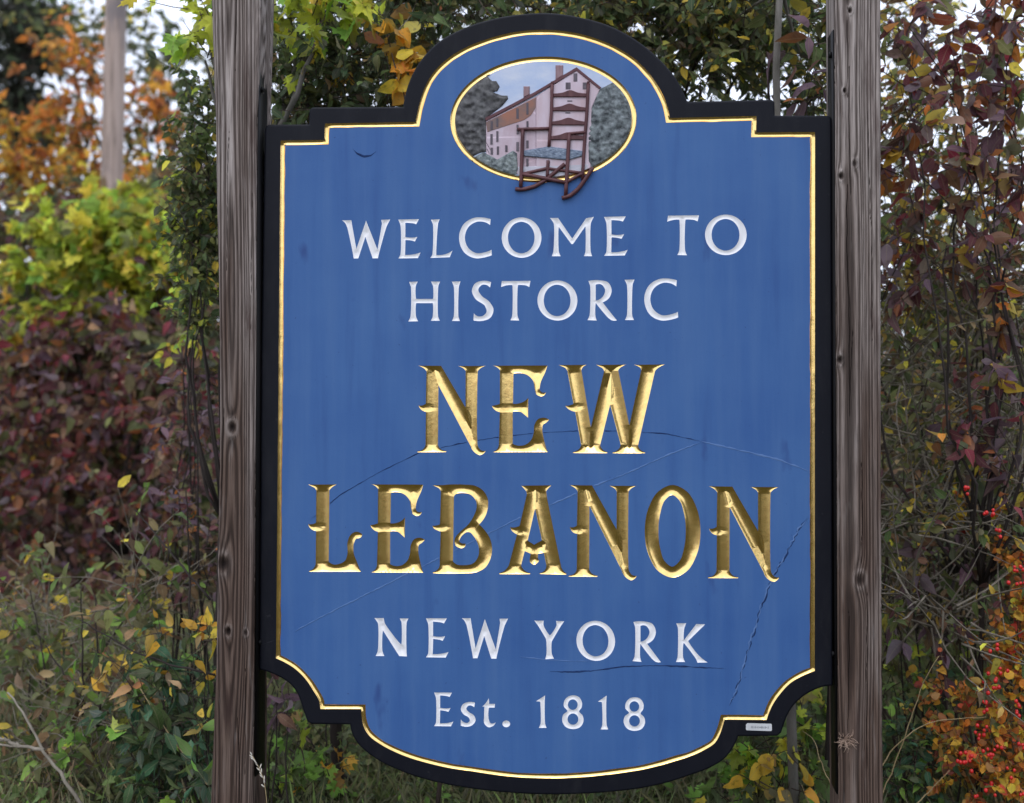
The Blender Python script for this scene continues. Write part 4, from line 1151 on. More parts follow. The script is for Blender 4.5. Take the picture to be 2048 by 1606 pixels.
def plant(name, label, cat, base, clumps, leaf, size, palette, seed, per_twig=9, twig=0.30, group=None, droop=0.5, flat=0.6,
          bark_mat=None, twig_mat=None, stem_r=0.012, singles=220, low=None, twig_bias=(0, 0, 0.15), branches=True, twig_r=0.0022, bare=0.0,
          wob=0.10, tag_stem='branch', fork=None):
    """a woody plant: branches to each clump of twigs, leaves set alternately along every twig.
    clumps: (px, py, Y, rx, rz, ry, twigs) - rx, ry, rz metres"""
    rng = np.random.default_rng(seed)
    base = np.asarray(base, float)
    root = thing(name, label, cat, base, group)
    off = base
    C, FW, twv, twf, tn = [], [], [], [], 0
    fork_p = base if fork is None else np.asarray(fork, float)
    if fork is not None:
        V, F = tube(curve(base, fork_p, rng, 0.05, 10), np.linspace(stem_r * 2.0, stem_r * 1.3, 10), 9)
        obj('trunk', V, F, bark_mat or BARK_DARK, root, smooth=True)
    for (px, py, Y, rx, rz, ry, nt) in clumps:
        c = at(px, py, Y)
        if branches:
            st = fork_p + np.array([rng.normal(0, 0.08), rng.normal(0, 0.06), 0]) * (fork is None)
            br = curve(st, c, rng, wob, 10, 0.08)
            V, F = tube(br, np.linspace(stem_r, stem_r * 0.3, 10), 7)
            obj(tag_stem, V, F, bark_mat or BARK_DARK, root, smooth=True)
        R = np.array([rx, ry, rz])
        for _ in range(nt):
            d = unit(rng.normal(0, 1, 3))
            s = c + d * R * rng.uniform(0.05, 0.85) ** 0.6
            dr = unit(d * R / R.max() * 0.7 + rng.normal(0, 0.6, 3) + np.array(twig_bias))
            L = twig * rng.uniform(0.5, 1.25)
            e = s + dr * L
            P = curve(s, e, rng, 0.10, 5)
            V, F = tube(P, np.linspace(twig_r, twig_r * 0.4, 5), 3, cap=False)
            twv.append(V); twf.append(np.array(F) + tn); tn += len(V)
            if rng.random() < bare: continue
            m = max(1, int(per_twig * rng.uniform(0.6, 1.4)))
            t = np.sort(rng.uniform(0.12, 1.0, m))
            pos = np.stack([np.interp(t * 4, np.arange(5), P[:, k]) for k in range(3)], 1)
            side = unit(np.cross(dr, rng.normal(0, 1, 3)))
            al = np.where(np.arange(m) % 2 == 0, 1.0, -1.0)[:, None]
            fw = unit(dr * rng.uniform(0.2, 1.0, (m, 1)) + side * al * 0.9 + rng.normal(0, 0.35, (m, 3)))
            C.append(pos); FW.append(fw)
    if twv:
        tw = obj('twigs', np.concatenate(twv), np.concatenate(twf), twig_mat or TWIG, root)
        tag(tw, kind='stuff')
    if C:
        C, FW = np.concatenate(C), np.concatenate(FW)
        X, F, N = leaf_frames(rng, FW, droop, flat)
        n = len(C)
        S = rng.uniform(size[0], size[1], n) * rng.choice([1, 0.7], n, p=[0.75, 0.25])
        tint = pick_cols(rng, palette, n)
        pick = np.zeros(n, bool)
        if singles:
            vis = visible(C)
            score = np.where(vis, S / to_px(C)[2], -1)
            k = np.argsort(-score)[:singles]
            pick[k[score[k] > 0]] = True
            for i in np.nonzero(pick)[0]:
                single_leaf(leaf, C[i], X[i], F[i], N[i], S[i], tint[i], root, off)
        rest = ~pick
        if rest.any():
            foliage_mesh('foliage', low or leaf, C[rest], X[rest], F[rest], N[rest], S[rest], tint[rest], root)
    return root


# colours of living and dying leaves
DKGREEN = (0.042, 0.066, 0.032); GREEN = (0.070, 0.105, 0.034); OLIVE = (0.120, 0.128, 0.045)
LIME = (0.33, 0.38, 0.04); YELLOW = (0.58, 0.41, 0.05); GOLDY = (0.46, 0.25, 0.03); ORANGE = (0.52, 0.17, 0.03)
RUST = (0.22, 0.075, 0.025); BURG = (0.085, 0.028, 0.034); PURPLE = (0.130, 0.085, 0.110); WINE = (0.17, 0.022, 0.035)
BROWN = (0.13, 0.075, 0.042); TAN = (0.33, 0.22, 0.12); RED = (0.40, 0.035, 0.028); FRESH = (0.16, 0.29, 0.05); TEAL = (0.035, 0.085, 0.045)

# ------------------------------------------------------------------ ground
def ground_mat():
    M = Mat('leaf_littered_ground')
    c = M.coord()
    a = M.noise(c, 2.2, 5); b = M.noise(c, 34, 5, 0.65)
    col = M.mix(b, (0.030, 0.024, 0.014), (0.125, 0.098, 0.055))
    col = M.mix(M.ramp(a, [(0.40, (0, 0, 0)), (0.62, (0.8,) * 3)]), col, (0.050, 0.065, 0.022))
    M.base(col).set(Roughness=0.95, Specular_IOR_Level=0.1)
    M.bump(b, 0.8, 0.02)
    return M.m


gx = np.concatenate([[-900, -300, -100, -40], np.linspace(-14, 14, 113), [40, 100, 300, 900]])
gy = np.concatenate([[-900, -300, -60, -15], np.linspace(-6, 22, 113), [60, 150, 400, 900]])
GX, GY = np.meshgrid(gx, gy, indexing='ij')


def ground_z(x, y):
    x, y = np.asarray(x, float), np.asarray(y, float)
    near = np.exp(-((x / 20) ** 2 + (y / 24) ** 2))
    return (0.05 * vnoise(x * 0.7, y * 0.7, 5) + 0.025 * vnoise(x * 2.1, y * 2.1, 6)) * near + 0.10 * np.clip((y - 0.8) / 4, 0, 1) * near


GZ = ground_z(GX, GY)
nx, ny = GX.shape
ii, jj = np.arange(nx - 1)[:, None], np.arange(ny - 1)[None]
gf = np.stack([ii * ny + jj, (ii + 1) * ny + jj, (ii + 1) * ny + jj + 1, ii * ny + jj + 1], 2).reshape(-1, 4)
gnd = obj('ground', np.stack([GX, GY, GZ], 2).reshape(-1, 3), gf, ground_mat(), smooth=True)
tag(gnd, kind='structure')


# pale unseen asphalt strip added on the left to brighten the gilding's reflections
rx_, ry_ = np.linspace(-11.5, -4.6, 16), np.linspace(-70, 2.0, 150)
RX, RY = np.meshgrid(rx_, ry_, indexing='ij')
n1_, n2_ = RX.shape
ii, jj = np.arange(n1_ - 1)[:, None], np.arange(n2_ - 1)[None]
rf = np.stack([ii * n2_ + jj, (ii + 1) * n2_ + jj, (ii + 1) * n2_ + jj + 1, ii * n2_ + jj + 1], 2).reshape(-1, 4)
ASPHALT = paint('added_pale_asphalt', (0.20, 0.195, 0.185), (0.30, 0.29, 0.27), scale=2.0, stretch=(1, 0.2, 1), rough=0.85, bump=0.4)
added_road = obj('added_road', np.stack([RX, RY, np.maximum(ground_z(RX, RY), 0.0) + 0.05], 2).reshape(-1, 3), rf, ASPHALT, smooth=True)
tag(added_road, kind='structure')


def scatter(name, kind, n, region, size, palette, seed, lean=0.3, lift_=0.0, label=None, flat=1.0, upright=False):
    """loose stuff lying on or growing from the ground; region (x0,x1,y0,y1)"""
    rng = np.random.default_rng(seed)
    x = rng.uniform(region[0], region[1], n); y = rng.uniform(region[2], region[3], n)
    C = np.stack([x, y, ground_z(x, y) + rng.random(n) * lift_], 1)
    if upright:
        a = rng.uniform(0, 2 * math.pi, n)
        F = unit(np.stack([np.cos(a) * lean, np.sin(a) * lean, np.ones(n)], 1) + rng.normal(0, 0.12, (n, 3)))
        N = unit(np.cross(F, rng.normal(0, 1, (n, 3)))); X = np.cross(F, N)
    else:
        fw = unit(np.stack([rng.normal(0, 1, n), rng.normal(0, 1, n), rng.normal(0, lean, n)], 1))
        X, F, N = leaf_frames(rng, fw, 0.1, flat * 2.5)
    S = rng.uniform(size[0], size[1], n)
    o = foliage_mesh(name, kind, C, X, F, N, S, pick_cols(rng, palette, n), None)
    return o


scatter('leaf_litter', 'ovate', 9000, (-5, 4, 0.1, 6), (0.03, 0.07), [(BROWN, 4), (TAN, 2), (RUST, 1), (BURG, 1.5), (GOLDY, 0.7)], 71, 0.35, 0.05)
scatter('grass', 'blade', 26000, (-3.2, 2.6, 0.15, 3.2), (0.08, 0.24), [(GREEN, 5), (OLIVE, 3), (TAN, 0.6), (DKGREEN, 3), (FRESH, 2.5)], 72, 0.5, 0, upright=True)
scatter('dry_grass', 'blade', 5000, (-3.5, -1.55, 0.4, 2.2), (0.08, 0.22), [(TAN, 4), (BROWN, 3), (OLIVE, 1)], 73, 1.0, 0, upright=True)
scatter('ground_cover', 'small', 20000, (-3.0, 2.4, 0.4, 2.8), (0.02, 0.045), [(GREEN, 4), (DKGREEN, 3), (OLIVE, 2), (FRESH, 1.0)], 74, 0.5, 0.16, flat=0.5)


def base_at(px, Y):
    p = at(px, 900, Y)
    return np.array([p[0], Y, float(ground_z(p[0], Y)) - 0.03])


def fork_at(px, Y, z):
    p = at(px, 900, Y)
    return np.array([p[0], Y, z])


# ------------------------------------------------------------------ shrubs and trees straight behind the sign
SHRUB = 'small leaved dark shrubs behind the sign'
dark_pal = [(DKGREEN, 6), (GREEN, 4), (OLIVE, 2.0), (YELLOW, 0.25), (RUST, 0.25), (TAN, 0.3)]
plant('privet_shrub', 'dense dark green small leaved shrub behind the sign, left of its arch', 'shrub', base_at(680, 0.90),
      [(610, 165, 0.78, 0.180, 0.144, 0.270, 66), (720, 70, 0.84, 0.198, 0.162, 0.315, 82), (760, 190, 0.72, 0.180, 0.144, 0.270, 66), (860, 30, 0.90, 0.234, 0.126, 0.270, 77),
       (660, 230, 0.72, 0.198, 0.090, 0.270, 50), (570, 215, 0.84, 0.090, 0.090, 0.270, 24),
       (980, 10, 0.90, 0.225, 0.108, 0.270, 55), (800, 600, 0.96, 0.450, 0.450, 0.270, 44), (700, 1100, 0.96, 0.450, 0.360, 0.270, 44)],
      'ovate', (0.026, 0.052), dark_pal, 101, per_twig=15, twig=0.30, group=SHRUB, fork=fork_at(700, 0.9, 0.7), low='small', singles=280, wob=0.12)
plant('privet_shrub', 'dense dark green small leaved shrub behind the sign, right of its arch', 'shrub', base_at(1320, 1.02),
      [(1110, 5, 0.96, 0.225, 0.090, 0.270, 72), (1230, 25, 0.90, 0.216, 0.108, 0.270, 87), (1330, 80, 0.84, 0.162, 0.126, 0.270, 66), (1430, 40, 0.90, 0.180, 0.108, 0.270, 79),
       (1400, 170, 0.78, 0.090, 0.072, 0.180, 25), (1500, 100, 0.96, 0.126, 0.108, 0.270, 44), (1540, 30, 0.84, 0.144, 0.108, 0.270, 54), (1640, 60, 0.96, 0.108, 0.126, 0.270, 44), (1630, 190, 0.90, 0.090, 0.090, 0.270, 34),
       (1350, 700, 1.02, 0.450, 0.450, 0.270, 79), (1250, 1100, 1.02, 0.450, 0.360, 0.270, 64)],
      'ovate', (0.026, 0.052), [(DKGREEN, 4), (GREEN, 4), (OLIVE, 4), (YELLOW, 0.8), (BROWN, 0.6)], 102, per_twig=14, twig=0.30, group=SHRUB,
      fork=fork_at(1330, 1.0, 0.7), low='small', singles=260, wob=0.12)
plant('privet_shrub', 'narrow strip of dark small leaved foliage along the left edge of the left post', 'shrub', base_at(440, 0.8),
      [(400, 170, 0.8, .03, .05, .12, 12), (408, 250, 0.8, .04, .06, .12, 22), (400, 330, 0.8, .05, .06, .15, 34), (398, 410, 0.8, .06, .06, .15, 40), (395, 490, 0.8, .06, .06, .15, 44), (400, 570, 0.85, .05, .05, .15, 30), (405, 640, 0.85, .04, .05, .15, 18), (450, 420, 0.9, .05, .2, .15, 30)],
      'ovate', (0.024, 0.048), [(DKGREEN, 4), (GREEN, 5), (OLIVE, 4), (LIME, 1.0), (YELLOW, .5)], 141, per_twig=10, twig=0.12, group=SHRUB, fork=fork_at(445, 0.8, 1.0), low='small', singles=200, wob=0.12, stem_r=0.006)
plant('maple_sapling', 'young maple with bright yellow green lobed leaves beside the left post top', 'tree', base_at(476, 0.45),
      [(580, 15, 0.45, 0.080, 0.050, 0.080, 8), (645, 25, 0.42, 0.070, 0.040, 0.080, 8), (680, 5, 0.45, 0.050, 0.030, 0.080, 4), (620, 60, 0.45, 0.060, 0.050, 0.060, 5), (400, 40, 0.50, 0.050, 0.080, 0.080, 9), (410, 120, 0.50, 0.030, 0.060, 0.060, 5)],
      'maple', (0.055, 0.085), [(LIME, 5), (FRESH, 2), (YELLOW, 1.2)], 103, per_twig=4, twig=0.16, fork=fork_at(478, 0.45, 2.0), bark_mat=BARK_GREY, singles=140, flat=0.3, droop=0.9)
plant('climbing_vine', 'twining vine with big golden yellow leaves against the sign arch', 'vine', base_at(870, 0.55),
      [(795, 70, 0.55, .035, .03, .03, 3), (775, 95, 0.55, .02, .03, .03, 2), (835, 110, 0.5, .03, .03, .03, 3), (785, 145, 0.55, .03, .04, .03, 3), (810, 165, 0.5, .03, .03, .03, 2), (660, 192, 0.6, .03, .02, .03, 2), (755, 10, 0.6, .03, .02, .03, 2)],
      'round', (0.050, 0.078), [(GOLDY, 5), (YELLOW, 3), (ORANGE, 0.6)], 104, per_twig=3, twig=0.10, stem_r=0.004, twig_mat=TWIG_GREY, bark_mat=TWIG, singles=80, flat=0.1, droop=0.8, fork=fork_at(860, 0.55, 1.9))
plant('young_tree', 'slim grey trunked young tree behind the right end of the sign top', 'tree', base_at(1590, 0.42),
      [(1530, -60, 0.60, .2, .1, .2, 12), (1480, 30, 0.60, .10, .06, .15, 5), (1620, -40, 0.55, .15, .1, .2, 9), (1600, 110, 0.55, .06, .05, .1, 3)],
      'ovate', (0.045, 0.075), [(OLIVE, 3), (YELLOW, 3), (GREEN, 2)], 105, per_twig=6, twig=0.22, fork=at(1560, -30, 0.42), bark_mat=BARK_GREY, stem_r=0.0078, singles=60)

# ------------------------------------------------------------------ right of the sign
burg = [(BURG, 4), (PURPLE, 3.4), (WINE, 1.6), (RUST, 2.0), (BROWN, 1), (OLIVE, 1.4), (GREEN, .8), (YELLOW, 0.7), (ORANGE, 0.6)]
plant('dogwood_shrub', 'burgundy leaved shrub with large drooping leaves right of the right post', 'shrub', base_at(1930, 0.85),
      [(1815, 50, 0.78, 0.090, 0.090, 0.180, 13), (1930, 50, 0.85, 0.090, 0.090, 0.180, 13), (2040, 60, 0.72, 0.090, 0.090, 0.180, 13), (1820, 190, 0.72, 0.090, 0.090, 0.180, 13), (1925, 190, 0.78, 0.090, 0.090, 0.180, 13),
       (2040, 200, 0.78, 0.090, 0.090, 0.180, 13), (1820, 330, 0.78, 0.090, 0.090, 0.180, 13), (1940, 340, 0.85, 0.090, 0.090, 0.180, 12), (2040, 350, 0.78, 0.090, 0.090, 0.180, 13), (1830, 460, 0.85, 0.090, 0.072, 0.180, 10),
       (1960, 470, 0.78, 0.108, 0.072, 0.180, 12), (1890, 540, 0.78, 0.090, 0.045, 0.180, 8), (2030, 620, 0.72, 0.054, 0.054, 0.090, 8), (2000, 790, 0.65, 0.054, 0.054, 0.090, 8), (1960, 880, 0.65, 0.045, 0.045, 0.090, 8), (2020, 950, 0.59, 0.054, 0.054, 0.090, 8)],
      'ovate', (0.040, 0.086), burg, 106, per_twig=7, twig=0.20, singles=300, stem_r=0.006, droop=1.1, flat=0.3, wob=0.2, twig_r=0.0024, fork=fork_at(1960, 0.85, 0.8))
plant('dogwood_shrub', 'purple leaved sprig poking up between the sign corner and the right post', 'shrub', base_at(1640, 0.55),
      [(1630, 130, 0.5, .05, .05, .05, 4), (1655, 190, 0.5, .03, .03, .05, 3)],
      'lance', (0.07, 0.11), [(PURPLE, 5), (BURG, 2), (RUST, 1)], 107, per_twig=3, twig=0.14, singles=40, stem_r=0.005, droop=0.6, flat=0.4, fork=fork_at(1650, 0.55, 1.6))
plant('honeysuckle_shrub', 'loose shrub of small olive and yellow leaves mixed behind the burgundy leaves', 'shrub', base_at(1900, 1.61),
      [(1800, 40, 1.54, 0.162, 0.126, 0.270, 18), (1930, 110, 1.61, 0.162, 0.108, 0.270, 15), (2050, 170, 1.61, 0.126, 0.126, 0.270, 18), (1800, 180, 1.54, 0.144, 0.126, 0.270, 22), (1890, 260, 1.61, 0.162, 0.108, 0.270, 22), (2020, 330, 1.61, 0.162, 0.126, 0.270, 22), (1800, 330, 1.54, 0.144, 0.126, 0.270, 26), (1900, 420, 1.54, 0.180, 0.126, 0.270, 29),
       (2030, 470, 1.54, 0.162, 0.126, 0.270, 29), (1800, 500, 1.47, 0.162, 0.126, 0.270, 31), (1920, 560, 1.47, 0.180, 0.108, 0.270, 26), (2050, 580, 1.47, 0.162, 0.108, 0.270, 26), (1790, 640, 1.47, 0.126, 0.108, 0.270, 24), (1700, 500, 1.54, 0.180, 0.270, 0.270, 22)],
      'ovate', (0.028, 0.055), [(OLIVE, 5), (YELLOW, 2.2), (GREEN, 3), (RUST, 1.2), (BROWN, 2), (GOLDY, 0.8), (BURG, 1.5)], 140, per_twig=10, twig=0.30, singles=240, low='small', stem_r=0.006, wob=0.2, twig_r=0.0026, fork=fork_at(1905, 1.6, 0.7))
plant('bare_thicket', 'tangle of bare grey twigs with few leaves right of the post at mid height', 'shrub', base_at(1900, 1.26),
      [(1800, 560, 1.26, 0.162, 0.144, 0.315, 37), (1920, 600, 1.40, 0.162, 0.144, 0.315, 37), (2040, 560, 1.26, 0.162, 0.144, 0.270, 33), (1810, 720, 1.19, 0.162, 0.144, 0.270, 44), (1920, 760, 1.26, 0.162, 0.144, 0.270, 46), (2040, 730, 1.33, 0.162, 0.144, 0.270, 42),
       (1810, 880, 1.12, 0.162, 0.144, 0.270, 46), (1920, 920, 1.12, 0.162, 0.144, 0.270, 46), (2040, 900, 1.12, 0.162, 0.144, 0.270, 42), (1820, 1040, 0.98, 0.144, 0.126, 0.270, 46), (1930, 1060, 1.05, 0.144, 0.126, 0.270, 44), (2040, 1060, 1.05, 0.144, 0.126, 0.270, 40), (1820, 1180, 0.91, 0.144, 0.108, 0.270, 37), (1900, 1250, 0.84, 0.144, 0.108, 0.270, 33)],
      'ovate', (0.03, 0.055), [(OLIVE, 4), (GREEN, 4), (YELLOW, 1.6), (BURG, 1.2), (BROWN, 1.4), (TAN, 1)], 108, per_twig=6, twig=0.42, twig_mat=TWIG_GREY, bark_mat=TWIG, stem_r=0.006, singles=220, low='small', twig_r=0.0042, bare=0.35, wob=0.22)
plant('dogwood_shrub', 'low purple leaved shoots beside the right post near the ground', 'shrub', base_at(1830, 0.9),
      [(1800, 1110, 0.9, .05, .04, .06, 3), (1840, 1130, 0.9, .05, .05, .06, 3), (1930, 1120, 0.9, .05, .06, .06, 3), (1980, 1150, 0.8, .04, .05, .06, 2), (1820, 1240, 0.8, .06, .05, .06, 3), (1890, 1270, 0.8, .05, .05, .06, 2)],
      'ovate', (0.055, 0.085), [(PURPLE, 5), (BURG, 3), (BROWN, 2)], 109, per_twig=4, twig=0.14, singles=60, stem_r=0.005, droop=1.2, flat=0.2)
bb = plant('barberry_bush', 'low bush with orange and gold leaves and red berries at lower right', 'bush', base_at(1990, 0.8),
      [(1960, 1020, 0.9, .06, .05, .08, 5), (1985, 1075, 0.9, .04, .04, .08, 3), (2040, 1130, 0.8, .04, .06, .08, 14), (2035, 1230, 0.75, .04, .05, .08, 12), (2040, 1310, 0.75, .04, .05, .08, 14), (1960, 1300, 0.8, .05, .04, .08, 5), (1900, 1400, 0.7, .05, .05, .08, 11), (1930, 1470, 0.6, .07, .05, .08, 21),
       (2010, 1460, 0.65, .07, .07, .1, 25), (2030, 1400, 0.7, .04, .06, .08, 14), (1930, 1560, 0.6, .07, .05, .1, 22), (2030, 1570, 0.6, .07, .06, .1, 25), (1990, 1520, 0.6, .06, .05, .1, 16)],
      'round', (0.016, 0.034), [(ORANGE, 4), (GOLDY, 3), (RUST, 2), (YELLOW, 2), (RED, 1.0), (OLIVE, 1.5), (GREEN, 1)], 110, per_twig=12, twig=0.13, singles=280, stem_r=0.004, droop=0.2, flat=0.4, twig_r=0.0014)
BERRY = Mat('red_berry').base((0.60, 0.022, 0.020)).set(Roughness=0.25, Specular_IOR_Level=0.5).m
rng = np.random.default_rng(7)
bm_v, bm_f = [], []
phi = (1 + 5 ** .5) / 2
ico_v = unit(np.array([(-1, phi, 0), (1, phi, 0), (-1, -phi, 0), (1, -phi, 0), (0, -1, phi), (0, 1, phi), (0, -1, -phi), (0, 1, -phi), (phi, 0, -1), (phi, 0, 1), (-phi, 0, -1), (-phi, 0, 1)], float))
ico_f = [(0, 11, 5), (0, 5, 1), (0, 1, 7), (0, 7, 10), (0, 10, 11), (1, 5, 9), (5, 11, 4), (11, 10, 2), (10, 7, 6), (7, 1, 8), (3, 9, 4), (3, 4, 2), (3, 2, 6), (3, 6, 8), (3, 8, 9), (4, 9, 5), (2, 4, 11), (6, 2, 10), (8, 6, 7), (9, 8, 1)]
mid, cache = list(ico_v), {}
def _m(a, b_):
    k = tuple(sorted((a, b_)))
    if k not in cache:
        cache[k] = len(mid); mid.append(unit(mid[a] + mid[b_]))
    return cache[k]
ff = []
for a, b_, c in ico_f:
    ab, bc, ca = _m(a, b_), _m(b_, c), _m(c, a)
    ff += [(a, ab, ca), (b_, bc, ab), (c, ca, bc), (ab, bc, ca)]
berry_me = mesh_data('berry', np.array(mid) * np.array([0.9, 0.9, 1.1]), ff, BERRY, smooth=True)
for (px, py, n) in [(1935, 985, 4), (1985, 1030, 5), (2000, 1060, 3), (2040, 1140, 6), (2035, 1170, 4), (1995, 1350, 5), (1990, 1300, 3), (1985, 1375, 6), (1975, 1410, 6), (2038, 1420, 6), (1960, 1465, 6), (1940, 1522, 7), (1975, 1510, 6),
                    (1990, 1500, 4), (1925, 1525, 3), (2040, 1490, 4), (1985, 1575, 4), (1960, 1590, 4), (2020, 1550, 3), (2044, 1590, 3)]:
    for _ in range(n):
        p = at(px + rng.normal(0, 9), py + rng.normal(0, 10), 0.46 + rng.uniform(-0.04, 0.04))
        o = bpy.data.objects.new('berry', berry_me); COL.objects.link(o); o.parent = bb
        o.location = p - origin(bb); s = rng.uniform(0.0048, 0.0066); o.scale = (s, s, s)

plant('ground_vine', 'low mat of glossy green leaves at the foot of the right post', 'plant', base_at(1825, 0.75),
      [(1800, 1490, 0.65, .07, .04, .1, 12), (1850, 1510, 0.7, .07, .05, .1, 12), (1800, 1570, 0.6, .07, .04, .1, 14), (1860, 1580, 0.65, .07, .04, .1, 14), (1900, 1370, 0.9, .06, .06, .1, 8), (1790, 1400, 0.9, .06, .05, .1, 7)],
      'ovate', (0.028, 0.05), [(GREEN, 4), (TEAL, 4), (FRESH, 1.2)], 111, per_twig=7, twig=0.13, singles=240, stem_r=0.003, droop=0.1, flat=1.0)
plant('lime_weed', 'yellow green weed with ragged leaves close to the right post', 'plant', base_at(1800, 0.9),
      [(1790, 1300, 0.9, .04, .05, .06, 5), (1800, 1350, 0.85, .04, .04, .06, 5), (1960, 1290, 1.0, .07, .04, .08, 8)],
      'maple', (0.035, 0.06), [(OLIVE, 3), (LIME, 2), (FRESH, 1.5), (GREEN, 2)], 112, per_twig=4, twig=0.10, singles=70, stem_r=0.003)

# arching dry canes beside the right post
def canes(name, label, cat, paths, mat, r, wob=0.02, seed=1, group=None):
    P0_ = at(*paths[0][0])
    root = thing(name, label, cat, P0_, group)
    rg = np.random.default_rng(seed)
    for pts in paths:
        A = np.array([at(*p) for p in pts])
        L = np.concatenate([[0], np.cumsum(np.linalg.norm(np.diff(A, axis=0), axis=1))])
        s = np.linspace(0, L[-1], 18)
        # smooth through the points
        B = np.stack([np.interp(s, L, A[:, k]) for k in range(3)], 1)
        for _ in range(3): B[1:-1] = (B[:-2] + 2 * B[1:-1] + B[2:]) / 4
        B[1:-1] += rg.normal(0, wob * 0.1, (16, 3)) * np.array([1, .5, 1])
        V, F = tube(B, np.linspace(r, r * 0.45, 18), 6)
        obj('stalk', V, F, mat, root, smooth=True)
    return root


canes('dry_canes', 'two arching straw coloured canes crossing right of the right post', 'stalks',
      [[(1752, 1620, .5), (1800, 1500, .5), (1835, 1400, .5), (1855, 1345, .5), (1878, 1312, .5)], [(1748, 1560, .5), (1790, 1490, .5), (1840, 1450, .5), (1900, 1437, .5), (1972, 1434, .5)], [(1830, 1612, .5), (1880, 1560, .5), (1900, 1540, .5)]], STRAW, 0.0022, 0.01, 3)
canes('dry_cane', 'single dry stalk leaning below the right corner of the sign', 'stalks',
      [[(1695, 1625, .3), (1660, 1570, .3), (1640, 1520, .35), (1628, 1475, .4), (1605, 1462, .45)], [(1622, 1620, .4), (1604, 1570, .4)]], STRAW, 0.0022, 0.01, 4)

# ------------------------------------------------------------------ under the sign
plant('low_maple', 'low yellow and green maple seedlings below the right shoulder of the sign', 'plant', base_at(1540, 0.8),
      [(1500, 1500, 0.5, .04, .03, .05, 4), (1545, 1490, 0.5, .04, .03, .05, 4), (1480, 1545, 0.55, .05, .03, .06, 6), (1580, 1440, 0.7, .05, .05, .06, 7), (1620, 1420, 0.8, .05, .05, .06, 7), (1530, 1580, 0.5, .06, .03, .08, 8), (1620, 1560, 0.5, .05, .04, .08, 7), (1440, 1590, 0.6, .06, .02, .08, 8)],
      'maple', (0.05, 0.075), [(FRESH, 4), (GREEN, 4), (LIME, 1.5), (YELLOW, 1)], 113, per_twig=3, twig=0.10, singles=150, stem_r=0.003, droop=0.8, flat=0.1)
plant('ground_vine', 'broad yellow round leaves low under the right shoulder of the sign', 'plant', base_at(1570, 0.6),
      [(1540, 1520, 0.4, .03, .02, .03, 4), (1575, 1505, 0.4, .02, .02, .03, 2), (1570, 1580, 0.4, .03, .02, .03, 3), (1510, 1560, .4, .03, .02, .03, 3)],
      'round', (0.04, 0.062), [(YELLOW, 4), (GOLDY, 3), (OLIVE, 1)], 114, per_twig=2, twig=0.07, singles=60, stem_r=0.0025, droop=1.0, flat=0.0)
plant('low_bramble', 'dark leafy bramble spreading under the middle of the sign', 'bush', base_at(1100, 1.3),
      [(560, 1480, 1.3, .15, .12, .3, 36), (680, 1540, 1.3, .18, .12, .3, 40), (600, 1580, 1.0, .15, .06, .3, 34), (850, 1590, 1.2, .22, .08, .3, 44), (1050, 1600, 1.2, .22, .06, .3, 40), (1250, 1600, 1.2, .22, .06, .3, 44), (1420, 1590, 1.2, .18, .08, .3, 44), (1560, 1520, 1.3, .2, .14, .3, 50), (1640, 1420, 1.4, .14, .14, .3, 40), (1600, 1600, 1.0, .15, .06, .3, 34), (1000, 1400, 1.4, .4, .2, .3, 40)],
      'ovate', (0.03, 0.06), [(GREEN, 5), (DKGREEN, 5), (OLIVE, 3), (BROWN, 1.2), (FRESH, 0.8)], 115, per_twig=9, twig=0.24, singles=260, low='small', stem_r=0.004, flat=0.5)
plant('dogwood_shrub', 'mauve leaved sprig below the lower left corner of the sign', 'shrub', base_at(560, 0.5),
      [(556, 1380, 0.45, .03, .02, .03, 3), (580, 1395, 0.45, .03, .03, .03, 3), (560, 1425, 0.45, .02, .02, .03, 2)],
      'lance', (0.055, 0.08), [(PURPLE, 6), (BURG, 2), (BROWN, 1)], 116, per_twig=3, twig=0.09, singles=40, stem_r=0.004, droop=1.2, flat=0.3)
plant('ground_vine', 'leafy green sprout with one golden leaf between the left post and the sign bottom', 'plant', base_at(600, 0.6),
      [(600, 1490, 0.55, .04, .03, .05, 5), (545, 1560, 0.5, .03, .03, .05, 5), (580, 1525, 0.4, .015, .01, .02, 1), (640, 1550, 0.6, .05, .03, .05, 6), (680, 1500, .7, .04, .04, .05, 5)],
      'maple', (0.04, 0.065), [(FRESH, 3), (GREEN, 5), (LIME, 1), (GOLDY, 1)], 117, per_twig=3, twig=0.09, singles=80, stem_r=0.0025, flat=0.2, droop=0.8)
canes('bare_sapling', 'dark bare woody sapling rising between the left post and the sign bottom', 'sapling',
      [[(720, 1625, .9), (655, 1530, .9), (600, 1450, .9)], [(652, 1640, .8), (652, 1500, .8), (655, 1400, .8)], [(560, 1640, .7), (552, 1500, .7), (560, 1440, .7)], [(700, 1560, .8), (640, 1520, .8), (540, 1490, .8)]], BARK_DARK, 0.005, 0.02, 5)

